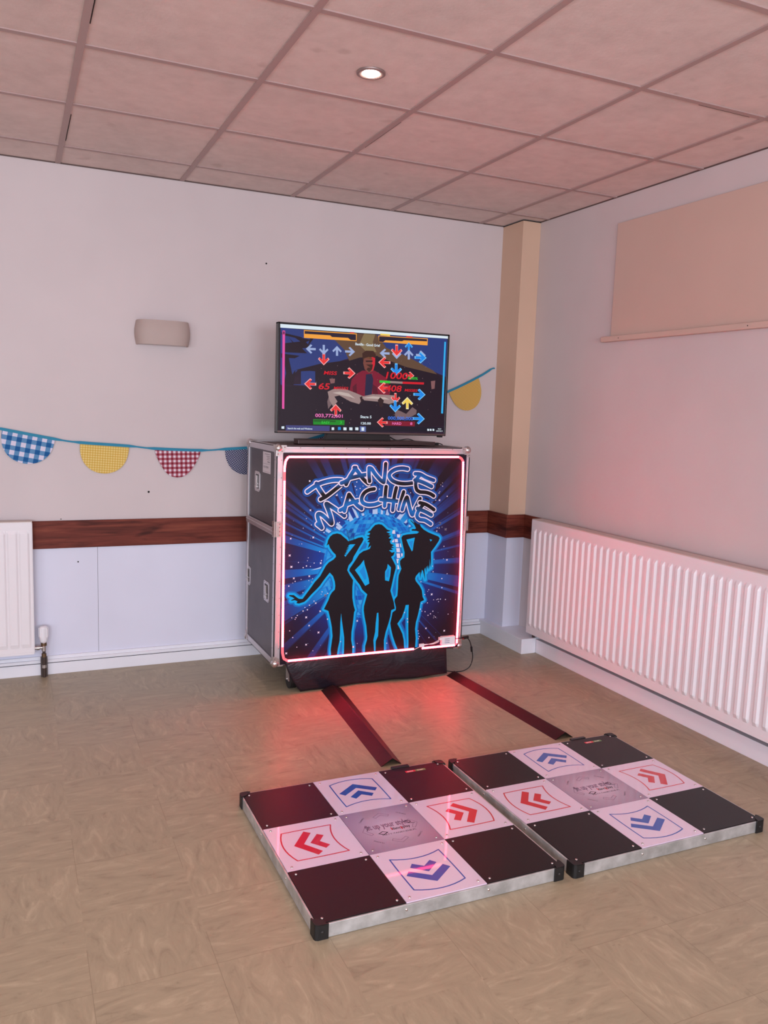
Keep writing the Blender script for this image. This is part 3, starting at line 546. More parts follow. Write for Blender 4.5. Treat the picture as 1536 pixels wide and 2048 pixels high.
# ------------------------------------------------------------------ the room
LX, FY = -6.2, -7.6
b = MB(); b.box((LX-.1, FY-.1, -.1), (.15, .15, 0), floor_m); struct(b, 'floor')
b = MB()                                                            # suspended ceiling: tiles with bars just below
b.box((LX-.1, FY-.1, H+.004), (.15, .15, H+.1), tile_m)
k = 0
while -.288-.6*k > LX: b.box((-.288-.6*k-.012, FY, H-.001), (-.288-.6*k+.012, 0, H+.02), tbar_m); k += 1
k = 0
while -.302-.5954*k > FY: b.box((LX, -.302-.5954*k-.012, H), (0, -.302-.5954*k+.012, H+.02), tbar_m); k += 1
edge_m = mat('ceiling_shadow_gap', (96, 76, 72), .7)  # dark strip painted along the walls for the shadow gap
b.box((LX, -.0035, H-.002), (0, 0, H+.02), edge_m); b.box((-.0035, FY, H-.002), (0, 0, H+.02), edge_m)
for i in range(14):                                                 # grimy slipped edges beside some bars
    kx = random.randint(0, 5); ky = random.randint(0, 6)
    if random.random() < .5:
        yy = -.302-.5954*ky+.0135; x0 = -.288-.6*kx-random.uniform(.02, .2); b.box((x0, yy, H+.0005), (x0-random.uniform(.1, .38), yy+.0025, H+.01), black_gap)
    else:
        xx = -.288-.6*kx+.0135; y0 = -.302-.5954*ky-random.uniform(.02, .2); b.box((xx, y0, H+.0005), (xx+.0025, y0-random.uniform(.1, .38), H+.01), black_gap)
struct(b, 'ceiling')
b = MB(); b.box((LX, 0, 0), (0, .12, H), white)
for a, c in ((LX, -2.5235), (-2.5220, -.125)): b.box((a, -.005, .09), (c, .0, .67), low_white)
b.box((-2.5235, -.0015, .09), (-2.5220, 0, .67), black_gap)
for (px, pz, r) in ((-2.26, .948, .006), (-2.62, .585, .004), (-2.7, .812, .003), (-1.63, 2.2, .005)):   # nail holes
    b.lathe((px, -.0006 if pz > .67 else -.0056, pz), [(r, 0), (r*.6, -.0012), (1e-5, -.0014)], black_gap, 8, 'y')
struct(b, 'wall_back')
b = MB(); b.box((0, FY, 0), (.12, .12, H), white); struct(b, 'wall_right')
b = MB(); LW = (-6.6, -4.4)                                        # left wall, outside the view; its window is added to brighten the right wall
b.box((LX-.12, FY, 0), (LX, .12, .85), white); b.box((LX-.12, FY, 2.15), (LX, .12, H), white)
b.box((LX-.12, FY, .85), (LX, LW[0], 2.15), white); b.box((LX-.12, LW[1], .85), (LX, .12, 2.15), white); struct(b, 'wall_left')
b = MB()
for q in ((LW[0], LW[0]+.06), (sum(LW)/2-.03, sum(LW)/2+.03), (LW[1]-.06, LW[1])): b.box((LX-.08, q[0], .85), (LX-.03, q[1], 2.15), skirt_white)
for q in ((.85, .91), (2.09, 2.15)): b.box((LX-.08, LW[0], q[0]), (LX-.03, LW[1], q[1]), skirt_white)
struct(b, 'window_3')
# front wall, behind the viewer, with two window openings
b = MB(); WZ0, WZ1 = .85, 2.15; wins = [(-5.5, -3.5), (-2.9, -.9)]
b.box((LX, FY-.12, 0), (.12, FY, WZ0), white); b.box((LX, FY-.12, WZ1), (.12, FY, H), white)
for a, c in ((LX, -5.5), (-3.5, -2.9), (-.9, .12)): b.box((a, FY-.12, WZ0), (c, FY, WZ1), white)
struct(b, 'wall_front')
for i, (a, c) in enumerate(wins):
    b = MB(); yy = FY-.07
    for q in ((a, a+.06), ((a+c)/2-.03, (a+c)/2+.03), (c-.06, c)): b.box((q[0], yy, WZ0), (q[1], yy+.05, WZ1), skirt_white)
    for q in ((WZ0, WZ0+.06), (WZ1-.06, WZ1)): b.box((a, yy, q[0]), (c, yy+.05, q[1]), skirt_white)
    struct(b, 'window_%d' % (i+1))
# pillar boxed into the corner: peach above the rail, white below
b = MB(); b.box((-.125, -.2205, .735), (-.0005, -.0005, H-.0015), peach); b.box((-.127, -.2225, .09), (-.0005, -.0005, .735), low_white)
b.box((-.127, -.2225, H-.004), (-.0005, -.0005, H-.001), black_gap)  # painted shadow line where the pillar meets the ceiling
struct(b, 'wall_pillar')
# dado rail
DZ0, DZ1 = .662, .805
b = MB(); b.box((LX, -.018, DZ0), (-.145, -.0055, DZ1), wood_m); struct(b, 'trim_1', .0015)
b = MB(); b.box((-.145, -.2395, DZ0), (-.1275, -.0005, DZ1), wood_m); b.box((-.1275, -.2395, DZ0), (-.0005, -.223, DZ1), wood_m); struct(b, 'trim_2', .0015)
b = MB(); b.box((-.018, -5.5, DZ0), (-.0005, -.2400, DZ1), wood_m); struct(b, 'trim_3', .0015)
# skirting
b = MB(); b.box((LX, -.016, .0), (-.17, -.0055, .094), skirt_white); b.box((LX, -.032, 0), (-.17, -.016, .060), skirt_white)
b.box((LX, -.0325, .0605), (-.17, -.0165, .0625), black_gap); b.box((LX, -.030, .0625), (-.17, -.016, .078), skirt_white)
struct(b, 'baseboard_back', .0015)
b = MB(); b.box((-.17, -.509, 0), (-.067, -.0055, .092), skirt_white); b.box((-.128, -.5, .0), (-.0005, -.2235, .0922), skirt_white); struct(b, 'baseboard_pillar', .0015)
b = MB(); b.box((-.067, FY, 0), (-.0005, -.509, .084), skirt_white); struct(b, 'baseboard_right', .0015)
# built-out panel and batten on the right wall
b = MB(); b.box((-.014, -5.2, 1.852), (-.0005, -.942, 2.432), cream); struct(b, 'trim_4', .002)
b = MB(); b.box((-.034, -5.2, 1.824), (-.0005, -.885, 1.852), cream)
for yy in (-1.03, -1.86, -2.7): b.lathe((-.0345, yy, 1.838), [(.003, 0), (1e-5, -.0002)], black_gap, 8, 'x')
struct(b, 'trim_5', .004)

# ------------------------------------------------------------------ radiators
def radiator(name, label, L, zb, zt, depth, gap, pitch, fr, rib_w, rib_d, rib_z):
    """built along +X from 0 to L, front towards -Y, back at y=-gap; then placed by fr"""
    root = thing(name, label, 'radiator', fr(0, 0, 0))
    n = int((L-.06)//pitch)
    yf = -(gap+depth)
    pr = []; x = .028                                               # panel cross-section with pressed flutes
    b = MB(); w, d = rib_w, rib_d
    xs = [(0, 0)]
    for i in range(n):
        c = .036+i*pitch
        xs += [(c-w/2-.005, 0), (c-w/2-.001, d*.5), (c-w/2+.004, d), (c+w/2-.004, d), (c+w/2+.001, d*.5), (c+w/2+.005, 0)]
    xs.append((L, 0)); k = len(xs)
    zr = [(zb, 0, 0), (zb+.012, 0, 1), (rib_z[0], 0, 1), (rib_z[0]+.02, 1, 1), (rib_z[1]-.02, 1, 1), (rib_z[1], 0, 1), (zt-.008, 0, 1), (zt, 0, 0)]
    vs = []
    for z_, s1, fr1 in zr:
        for (xx, dd) in xs: vs.append(fr(xx, yf+(0 if fr1 else .008)-dd*s1, z_))
    fs = [(r*k+i, r*k+i+1, (r+1)*k+i+1, (r+1)*k+i) for r in range(len(zr)-1) for i in range(k-1)]
    b.add(vs, fs, rad_white, False)
    b.box(fr(0, yf+.0005, zb), fr(L, yf+.012, zt-.001), rad_white)
    b.box(fr(0, -gap, zb), fr(L, -gap-.012, zt-.01), rad_white)
    b.build('panel', root, fix=False)
    b = MB()
    b.box(fr(-.003, yf+.002, zt-.012), fr(L, -gap, zt+.004), rad_grille)
    b.build('top_grille', root, .002)
    b = MB()
    b.box(fr(-.004, yf+.002, zb+.004), fr(.001, -gap+.002, zt-.004), rad_white); b.build('side_panel', root, .002)
    for q in (.15, L-.2):
        b = MB(); b.box(fr(q, -gap, zb+.08), fr(q+.03, -.0195 if zt > DZ0 else -.001, zt-.08), rad_white); b.build('wall_bracket', root)
    return root
# on the right wall (runs towards the viewer)
rr_ = radiator('panel_radiator', 'long white ribbed panel radiator on the right wall beside the dance pads', 3.0, .124, .810, .075, .045, .05,
         lambda x, y, z: (y, -.474-x, z), .022, .0095, (.168, .760))
# on the back wall, far left, mirrored so that x grows to the left
rl_ = radiator('panel_radiator', 'white panel radiator at the left edge of the photo, cut off by the frame', 1.4, .132, .812, .052, .038, .054,
         lambda x, y, z: (-2.842-x, y, z), .040, .005, (.168, .772))
# thermostatic valve and pipe: part of the left radiator
X0 = -2.795; b = MB()
b.lathe((X0, -.068, .185), [(1e-5, 0), (.015, 0), (.0175, .006), (.0205, .018), (.0215, .03), (.0215, .072), (.020, .080), (.015, .085), (1e-5, .086)], wp, 20)
for i in range(8):
    a = 2*PI*i/8; b.box((X0+.0215*math.cos(a)-.002, -.068+.0215*math.sin(a)-.002, .215), (X0+.0215*math.cos(a)+.002, -.068+.0215*math.sin(a)+.002, .262), wp)
vv = b.build('thermostatic_valve', rl_, fix=False); vv['label'] = 'white thermostatic valve head'
b = MB(); b.cyl((X0, -.068, .14), (X0, -.068, .186), .011, steel, 16); b.cyl((X0, -.068, .168), (X0, -.068, .182), .016, brass, 6)
b.cyl((X0, -.068, .158), (-2.846, -.068, .158), .0085, steel, 14); b.cyl((-2.815, -.068, .158), (-2.828, -.068, .158), .013, steel, 6); b.build('valve_body', rl_)
b = MB(); b.cyl((X0, -.068, 0), (X0, -.068, .142), .0075, pipe_m, 14); b.cyl((X0, -.068, .108), (X0, -.068, .126), .013, brass, 6)
b.box((X0-.016, -.062, 0), (X0+.016, -.0335, .10), pipe_m); b.cyl((X0, -.068, .05), (X0, -.068, .066), .011, steel, 12); pp = b.build('pipe', rl_); pp['label'] = 'tarnished brown feed pipe'
b = MB(); b.cyl((-.075, -.49, .13), (-.075, -.49, .0925), .008, pipe_m, 12); b.box((-.09, -.50, .125), (-.06, -.476, .15), pipe_m); b.build('pipe', rr_)

# ------------------------------------------------------------------ wall light
sc_m = mat('sconce_plaster', (186, 166, 158), .6)
root = thing('wall_light', 'beige half-round plaster uplighter mounted on the back wall', 'light', (-2.19, 0, 1.72))
b = MB(); nu, nv = 28, 12; XC, HW, Z0, Z1 = -2.190, .132, 1.722, 1.846; DP = .10
def sc(u, v, inner=0):
    a = PI*u; vb = 1+.07*math.sin(PI*v)
    e = .62
    cx_, sy = math.cos(a), math.sin(a)
    xx = math.copysign(abs(cx_)**e, cx_)*(HW*vb-inner); yy = (abs(sy)**e)*(DP*vb-inner)
    return (XC-xx, -yy-.0005, Z0+(Z1-Z0)*v)
for inn in (0, .006):
    vs = [sc(i/nu, j/nv, inn) for j in range(nv+1) for i in range(nu+1)]; k = nu+1
    b.add(vs, [(j*k+i, j*k+i+1, (j+1)*k+i+1, (j+1)*k+i)[::1 if inn == 0 else -1] for j in range(nv) for i in range(nu)], sc_m, True)
for v in (0, 1):
    vs = [sc(i/nu, v, 0) for i in range(nu+1)]+[sc(i/nu, v, .006) for i in range(nu+1)]
    b.add(vs, [(i, i+1, nu+2+i, nu+1+i) for i in range(nu)], sc_m)
b.build('lamp_shade', root)
b = MB(); b.box((XC-.05, -.012, Z0+.02), (XC+.05, -.0005, Z1-.02), wp); b.cyl((XC, -.012, Z0+.06), (XC, -.05, Z0+.06), .012, wp, 12); b.build('bracket', root)

# ------------------------------------------------------------------ recessed downlight
LXc, LYc = -1.770, -1.748
root = thing('downlight', 'small round recessed ceiling downlight, lit', 'light', (LXc, LYc, H))
b = MB(); b.lathe((LXc, LYc, H), [(.050, .0035), (.050, -.002), (.046, -.004), (.034, -.003), (.029, .0035)], mat('downlight_ring', (150, 128, 124), .4, .5), 32); b.build('trim_ring', root)
b = MB(); b.lathe((LXc, LYc, H), [(1e-5, -.012), (.010, -.011), (.020, -.007), (.026, .001), (.029, .0035)], mat('lamp_glow', (255, 240, 225), .5, emit=(255, 236, 222), es=60), 24); b.build('bulb', root)

# ------------------------------------------------------------------ bunting
def gingham(name, c1, c2, c3, s, dots=False, rot=.25):
    m = mat(name, c1, .85, sheen=.2); t = NT(m)
    mp = t.n('ShaderNodeMapping'); t.l(t.obj(), mp.inputs[0]); mp.inputs['Rotation'].default_value = (0, rot, 0)
    x, y, z = t.sep(mp.outputs[0])
    if dots:
        u, v = t.math('FRACT', t.math('DIVIDE', x, s)), t.math('FRACT', t.math('DIVIDE', z, s))
        u2, v2 = t.math('FRACT', t.math('ADD', t.math('DIVIDE', x, s), .5)), t.math('FRACT', t.math('ADD', t.math('DIVIDE', z, s), .5))
        def d(a, c): return t.math('ADD', t.math('POWER', t.math('SUBTRACT', a, .5), 2), t.math('POWER', t.math('SUBTRACT', c, .5), 2))
        f = t.math('LESS_THAN', t.math('MINIMUM', d(u, v), d(u2, v2)), .035)
        t.color(t.mix(f, c1, c3)); return m
    u = t.math('LESS_THAN', t.math('FRACT', t.math('DIVIDE', x, s)), .5); v = t.math('LESS_THAN', t.math('FRACT', t.math('DIVIDE', z, s)), .5)
    f = t.math('MULTIPLY', t.math('ADD', u, v), .5)
    r = t.n('ShaderNodeValToRGB'); r.color_ramp.interpolation = 'CONSTANT'; e = r.color_ramp.elements; e.new(.5)
    for q, (pz, c) in zip(e, ((0, c3), (.4, c2), (.8, c1))): q.position = pz; q.color = (*lin(c), 1)
    t.l(f, r.inputs[0]); t.color(r.outputs[0]); t.bump(t.noise(t.obj(), 600, 2), .2, .0006)
    return m
blue_g = gingham('blue_gingham', (8, 88, 150), (92, 142, 186), (222, 214, 232), .046, rot=-.19)
yel_g = gingham('yellow_gingham', (214, 172, 74), (224, 188, 98), (236, 212, 140), .0125, rot=-.06)
red_g = gingham('red_gingham', (130, 20, 44), (176, 96, 112), (232, 214, 224), .0245, rot=.02)
navy_d = gingham('navy_dotted', (40, 44, 84), (0, 0, 0), (222, 222, 236), .012, dots=True)
yel2 = gingham('yellow_check', (206, 158, 66), (212, 168, 84), (222, 190, 120), .009, rot=.42)
tape_m = mat('teal_tape', (40, 136, 168), .7)
root = thing('bunting', 'string of half-moon fabric bunting pinned across the back wall behind the machine', 'bunting', (-2.0, -.012, 1.27))
sp_ = [(-3.02, 1.281), (-2.967, 1.270), (-2.722, 1.224), (-2.603, 1.208), (-2.361, 1.193), (-2.233, 1.181), (-1.981, 1.174), (-1.852, 1.182), (-1.61, 1.199), (-1.49, 1.212), (-1.253, 1.277), (-.80, 1.425), (-.468, 1.550), (-.256, 1.650), (-.165, 1.703), (-.145, 1.706)]
sps = smooth(sp_, 4)
def on_string(x):
    for a, c in zip(sps[:-1], sps[1:]):
        if a[0] <= x <= c[0]: return a[1]+(c[1]-a[1])*(x-a[0])/max(1e-6, c[0]-a[0])
b = MB()
def hb(x): return .0075 if any(p < x < q for p, q in ((-2.97, -2.71), (-2.61, -2.35), (-2.24, -1.97), (-1.86, -1.60), (-1.49, -1.24), (-.48, -.17))) else .0042
for a, c in zip(sps[:-1], sps[1:]):
    ha, hc = hb(a[0]), hb(c[0])
    b.add([(a[0], -.0135, a[1]-ha), (c[0], -.0135, c[1]-hc), (c[0], -.0135, c[1]+hc), (a[0], -.0135, a[1]+ha),
           (a[0], -.010, a[1]-ha), (c[0], -.010, c[1]-hc), (c[0], -.010, c[1]+hc), (a[0], -.010, a[1]+ha)],
          [(0, 1, 2, 3), (7, 6, 5, 4), (3, 2, 6, 7), (4, 5, 1, 0)], tape_m)
b.build('string', root)
for (xa, xb, dep, m, lab, kind) in ((-2.964, -2.722, .150, blue_g, 'blue and white gingham flag', 0), (-2.603, -2.361, .153, yel_g, 'yellow gingham flag on the left', 0),
        (-2.229, -1.985, .152, red_g, 'dark red gingham flag', 1), (-1.852, -1.615, .150, navy_d, 'navy dotted flag half behind the case', 0),
        (-1.485, -1.255, .150, navy_d, 'navy dotted flag behind the television stand', 0), (-.466, -.262, .168, yel2, 'yellow checked flag right of the television', 0)):
    za, zb_ = on_string(xa), on_string(xb); n = 28; pts = []
    ang = math.atan2(zb_-za, xb-xa); L = math.hypot(xb-xa, zb_-za)
    for i in range(n+1):
        a = PI*i/n
        if kind == 0: px = -math.cos(a)*.5*(1+.03*math.sin(a)); pz = -(math.sin(a)**.82)
        else: px = -math.cos(a)*.5*(1-.10*math.sin(2*a)**2*.9); pz = -(math.sin(a)**1.15)
        pts.append((px*L, pz*dep))
    cx_, cz_ = (xa+xb)/2, (za+zb_)/2
    poly = [(cx_+p[0]*math.cos(ang)-p[1]*math.sin(ang), cz_+p[0]*math.sin(ang)+p[1]*math.cos(ang)) for p in pts]
    b = MB(); rows = 7
    def yf(x, z): return -.009-.0022*math.sin(34*x+1.3)*min(1, (1.3-z)*4+.3)
    b.prism(poly, lambda a, c, d: (a, yf(a, c)+d, c), -.0012, .0012, m)
    f = b.build('flag', root); f['label'] = lab

# ------------------------------------------------------------------ flight case ("dance machine" cabinet)
CX0, CX1, CY0, CY1, CZ0, CZ1 = -1.765, -.697, -.700, -.160, .145, 1.240
case = thing('flight_case', 'large grey flight case with a DANCE MACHINE poster and red light strip on its front', 'case', ((CX0+CX1)/2, (CY0+CY1)/2, 0))
b = MB(); b.box((CX0+.006, CY0+.006, CZ0+.006), (CX1-.006, CY1-.006, CZ1-.006), lam)
b.box((CX0+.012, CY0+.012, CZ1-.006), (CX1-.012, CY1-.012, CZ1-.003), lid_top); b.build('body', case)
# aluminium edging
W = .033
def edge(a, c, name='edge_trim'):
    b = MB(); b.box(a, c, alu)
    return b
def lprof(axis, fx, fy, lo, hi):
    """L extrusion along an axis at a corner; fx/fy choose the corner"""
    b = MB(); T_ = .004
    if axis == 'z':
        X = CX0 if fx == 0 else CX1; Y = CY0 if fy == 0 else CY1; sx = 1 if fx == 0 else -1; sy = 1 if fy == 0 else -1
        b.box((X, Y, lo), (X+sx*W, Y+sy*.006, hi), alu); b.box((X, Y, lo), (X+sx*.006, Y+sy*W, hi), alu)
        for q in (.010, .022): b.box((X+sx*q, Y-sy*.0012, lo), (X+sx*(q+.002), Y, hi), alu)
    if axis == 'x':
        Z = CZ0 if fx == 0 else CZ1; Y = CY0 if fy == 0 else CY1; sz = 1 if fx == 0 else -1; sy = 1 if fy == 0 else -1
        b.box((lo, Y, Z), (hi, Y+sy*.006, Z+sz*W), alu); b.box((lo, Y, Z), (hi, Y+sy*W, Z+sz*.005), alu)
        b.box((lo, Y-sy*.0012, Z+sz*.014), (hi, Y, Z+sz*.017), alu)
    if axis == 'y':
        Z = CZ0 if fx == 0 else CZ1; X = CX0 if fy == 0 else CX1; sz = 1 if fx == 0 else -1; sx = 1 if fy == 0 else -1
        b.box((X, lo, Z), (X+sx*.006, hi, Z+sz*W), alu); b.box((X, lo, Z), (X+sx*W, hi, Z+sz*.005), alu)
    b.build('edge_trim', case, .0012)
for fx in (0, 1):
    for fy in (0, 1):
        lprof('z', fx, fy, CZ0, CZ1); lprof('x', fx, fy, CX0+W, CX1-W); lprof('y', fx, fy, CY0+W, CY1-W)
# lid joint band round both sides and front stubs
ZS0, ZS1 = .800, .838
for X, sx in ((CX0, -1), (CX1, 1)):
    b = MB(); b.box((X, CY0+.008, ZS0), (X+sx*.004, CY1-.008, ZS1), alu); b.box((X, CY0+.008, (ZS0+ZS1)/2-.001), (X+sx*.0065, CY1-.008, (ZS0+ZS1)/2+.003), alu)
    b.box((X, CY0+.008, ZS0+.008), (X+sx*.006, CY1-.008, ZS0+.010), rivet_m); b.build('lid_joint', case, .001)
for X, sx in ((CX0, 1), (CX1, -1)):                                  # riveted joint plates on the front corners
    b = MB(); z0, z1 = .795, .872
    b.box((X-sx*.002, CY0-.002, z0), (X+sx*W, CY0, z1), steel); b.box((X-sx*.0075, CY0-.002, z0), (X, CY0+.03, z1), steel)
    for zz in (z0+.01, z0+.028, z0+.048, z0+.066):
        b.lathe((X+sx*.022, CY0-.002, zz), [(.004, 0), (.003, -.002), (1e-5, -.0025)], rivet_m, 10, 'y')
        b.lathe((X-sx*.0075, CY0+.018, zz), [(.004, 0), (.003, -sx*.002), (1e-5, -sx*.0025)], rivet_m, 10, 'x')
    b.build('joint_plate', case)
# ball corners
for X, sx in ((CX0, 1), (CX1, -1)):
    for Y, sy in ((CY0, 1), (CY1, -1)):
        for Z, sz in ((CZ0, 1), (CZ1, -1)):
            b = MB(); b.ball((X+sx*.012, Y+sy*.012, Z+sz*.012), .021, steel, 12)
            L = .050; sh = [(0, 0), (L, 0), (L, .012), (.034, .034), (.012, L), (0, L)]
            b.prism(sh, lambda a, c, d: (X+sx*a, Y-sy*d, Z+sz*c), 0, .0022, steel)
            b.prism(sh, lambda a, c, d: (X-sx*d, Y+sy*a, Z+sz*c), 0, .0022, steel)
            b.prism(sh, lambda a, c, d: (X+sx*a, Y+sy*c, Z-sz*d), 0, .0022, steel)
            for a, c in ((.040, .007), (.007, .040), (.027, .027)):
                b.lathe((X+sx*a, Y-sy*.0022, Z+sz*c), [(.0035, 0), (.0028, -sy*.0015), (1e-5, -sy*.002)], rivet_m, 8, 'y')
            b.build('ball_corner', case)
# rivets along the extrusions
b = MB()
for zz in [CZ0+.09+i*.085 for i in range(12)]:
    for X, sx in ((CX0, 1), (CX1, -1)):
        b.lathe((X+sx*.026, CY0-.0001, zz), [(.0028, 0), (.002, -.0012), (1e-5, -.0015)], rivet_m, 8, 'y')
        b.lathe((X, CY0+.024, zz), [(.0028, 0), (.002, -sx*.0012), (1e-5, -sx*.0015)], rivet_m, 8, 'x')
for xx in [CX0+.12+i*.12 for i in range(8)]:
    b.lathe((xx, CY0-.0001, CZ1-.009), [(.0028, 0), (.002, -.0012), (1e-5, -.0015)], rivet_m, 8, 'y')
rv = b.build('rivet', case); rv['kind'] = 'stuff'
# recessed spring handles and catch on the left flank
def dish(cy, cz, hw=.046, hh=.052):
    b = MB(); X = CX0+.006
    def rr2(w, h, r, n=5):
        o = []
        for cx_, cz_, a0 in ((w-r, h-r, 0), (-w+r, h-r, PI/2), (-w+r, -h+r, PI), (w-r, -h+r, 1.5*PI)):
            for i in range(n+1):
                a = a0+PI/2*i/n; o.append((cx_+r*math.cos(a), cz_+r*math.sin(a)))
        return o
    po, pi_ = rr2(hw, hh, .012), rr2(hw*.70, hh*.72, .006); n = len(po)
    def P(p, d): return (X-d, cy+p[0], cz+p[1])
    v = [P(p, .0) for p in po]+[P(p, .003) for p in po]+[P(p, .003) for p in pi_]+[P(p, .0007) for p in pi_]
    fs = []
    for r in range(3): fs += [(r*n+i, r*n+(i+1) % n, (r+1)*n+(i+1) % n, (r+1)*n+i) for i in range(n)]
    b.add(v, fs, alu); b.add([P(p, .0009) for p in pi_], [tuple(range(n))], mat('dish_recess', (60, 52, 58), .4, .5))
    for yy, zz in ((.7, .86), (0, .86), (-.7, .86), (.7, -.86), (0, -.86), (-.7, -.86)):
        b.lathe((X-.003, cy+hw*yy, cz+hh*zz), [(.003, 0), (.002, -.0012), (1e-5, -.0016)], rivet_m, 8, 'x')
    d = b.build('latch_dish', case)
    b = MB()
    b.box((X-.009, cy-.008, cz-hh*.45), (X-.001, cy+.008, cz+hh*.6), steel); b.box((X-.011, cy-.02, cz-hh*.62), (X-.001, cy+.02, cz-hh*.38), steel)
    b.cyl((X-.006, cy-.022, cz-hh*.2), (X-.006, cy+.022, cz-hh*.2), .004, steel, 10); b.build('latch', d, .0015)
dish(-.352, 1.036); dish(-.192, .508); dish(-.548, .494)
# paper inspection label
b = MB(); X = CX0+.006; y0, y1, z0, z1 = -.445, -.583, 1.092, 1.198
b.box((X-.0006, y1, z0), (X, y0, z1), paper)
for zz, ln in ((1.186, .9), (1.176, .6), (1.168, .5), (1.160, .55), (1.150, .45), (1.146, .4)): b.box((X-.0009, y1+.012, zz), (X-.0006, y1+.012+.1*ln, zz+.0022), ink)
for zz in (1.138, 1.098): b.box((X-.0009, y1+.008, zz), (X-.0006, y0-.008, zz+.001), ink)
put_text(b, 'NC WORK', lambda a, c: (X-.0009, -.463-a, 1.117+c), .010, ink, .085)
b.build('paper_label', case)
# castors under the case
for X, Y in ((CX0+.120, CY0+.062), (CX1-.150, CY0+.075), (CX0+.24, CY1-.14), (CX1-.24, CY1-.14)):
    for _ in (0,):
        b = MB(); b.box((X-.05, Y-.045, CZ0-.005), (X+.05, Y+.045, CZ0), steel); b.box((X-.024, Y-.02, .045), (X-.020, Y+.03, CZ0-.005), steel); b.box((X+.020, Y-.02, .045), (X+.024, Y+.03, CZ0-.005), steel)
        cs = b.build('castor', case)
        b = MB(); b.cyl((X-.017, Y+.012, .05), (X+.017, Y+.012, .05), .05, rubber, 24); b.cyl((X-.028, Y+.012, .05), (X+.028, Y+.012, .05), .006, steel, 10); b.build('wheel', cs)
# black skirt cloth hanging from the bottom front
b = MB(); n = 60; rows = 14; vs = []
for j in range(rows+1):
    tz = j/rows
    for i in range(n+1):
        s_ = i/n
        xl, xr = -1.706+.085*tz**1.6, -.795+.012*tz
        x = xl+(xr-xl)*s_
        y = -.7065-.004*math.sin(s_*PI*3.1)*tz-.008*tz*math.sin(s_*7+2)+.010*tz*(1-s_)**3-.006*math.sin(tz*PI)*(1+math.sin(s_*11))
        z = .172*(1-tz)+.002+tz*(.010*s_+.002*math.sin(s_*23))
        vs.append((x, y, z))
k = n+1
b.add(vs, [(j*k+i, (j+1)*k+i, (j+1)*k+i+1, j*k+i+1) for j in range(rows) for i in range(n)], cloth, True)
sk = b.build('skirt_cloth', case); md = sk.modifiers.new('solid', 'SOLIDIFY'); md.thickness = .0015; sk['label'] = 'black cloth flap hanging down to the floor'

# ---- the printed front: one mesh, print layers a fraction of a millimetre apart
b = MB(); PX0, PX1, PZ0, PZ1 = -1.7315, -.7195, .152, 1.2035
YP = CY0-.004
b.box((PX0, CY0-.0005, PZ0), (PX1, YP, PZ1), p_bg)
lay = [0]
def L_(n): return lambda a, c: (a, YP-.00012*n, c)
def clip(poly):
    return [(min(max(a, PX0), PX1), min(max(c, PZ0), PZ1)) for a, c in poly]
b.flat([(BC[0]+.272*math.cos(2*PI*i/64), BC[1]+.275*math.sin(2*PI*i/64)) for i in range(64)], L_(1), p_ball)
for q in BARS: b.flat(M4(q), L_(2), p_bar)
for q in SQUARES: b.flat(M4(q), L_(3), p_sq)
D3 = [[(a, max(c, PZ0+.022)) for a, c in M4(q)] for q in DANCERS]
b.band([q+[q[0]] for q in D3], .036, L_(2.5), p_blue)
b.band([q+[q[0]] for q in D3], .021, L_(4), p_cyan)
for q in D3: b.flat(q, L_(6), p_black)
for i, q in enumerate(HOLES): b.flat(M4(q), L_(7), p_cyan)
for i, q in enumerate(HOLES[1:4]):                                   # deeper blue inside the arm gaps
    m4 = M4(q); cx_ = sum(p[0] for p in m4)/len(m4); cz_ = sum(p[1] for p in m4)/len(m4)
    b.flat([(cx_+(p[0]-cx_)*.5, cz_+(p[1]-cz_)*.55) for p in m4], L_(7.5), ink_m('gap_blue', (18, 142, 222)))
for i in range(9):                                                   # hair strands crossing the raised-arm gap
    z_ = .815+i*-.0068; x_ = -1.386+.002*i
    b.stroke(smooth([(x_-.012, z_+.010), (x_, z_), (x_+.020, z_-.002+.006), (x_+.030-.002*i, z_+.010)], 3), .0016, L_(8), p_black)
OW, IW = .0305, .0195
SM = [[smooth(M4(st), 4) for st in let] for let in TITLE]
b.band([q for let in SM for q in let], OW+.020, L_(8.5), p_glow)
for k, let in enumerate(SM):                                         # each letter overlaps the one before
    base = 9+k*3
    b.band([[(a+.002, c-.003) for a, c in q] for q in let], OW+.002, L_(base), p_shadow, .002)
    b.band(let, OW, L_(base+1), p_white, .002); b.band(let, IW, L_(base+2), p_fill, .002)
for p in M4(STARS):
    r = random.uniform(.0062, .0085); a0 = PI/4
    b.flat([(p[0]+(r if i % 2 == 0 else r*.42)*math.cos(a0+PI*i/4), p[1]+(r if i % 2 == 0 else r*.42)*math.sin(a0+PI*i/4)) for i in range(8)], L_(5.6), p_white)
for p in M4(DOTS):
    r = random.uniform(.0018, .0036)
    b.flat([(p[0]+r*math.cos(2*PI*i/8), p[1]+r*math.sin(2*PI*i/8)) for i in range(8)], L_(5.5 if p[1] < .2 else 7.8), p_white)
for i in range(60):
    x, z = random.uniform(PX0+.03, PX1-.03), random.uniform(PZ0+.05, PZ1-.25)
    if math.hypot(x-BC[0], z-BC[1]) < .33: continue
    r = .0013; b.flat([(x+r*math.cos(2*PI*j/6), z+r*math.sin(2*PI*j/6)) for j in range(6)], L_(2.2), p_bar)
ps = b.build('poster_panel', case); ps['label'] = 'blue and black DANCE MACHINE poster with three dancer silhouettes'
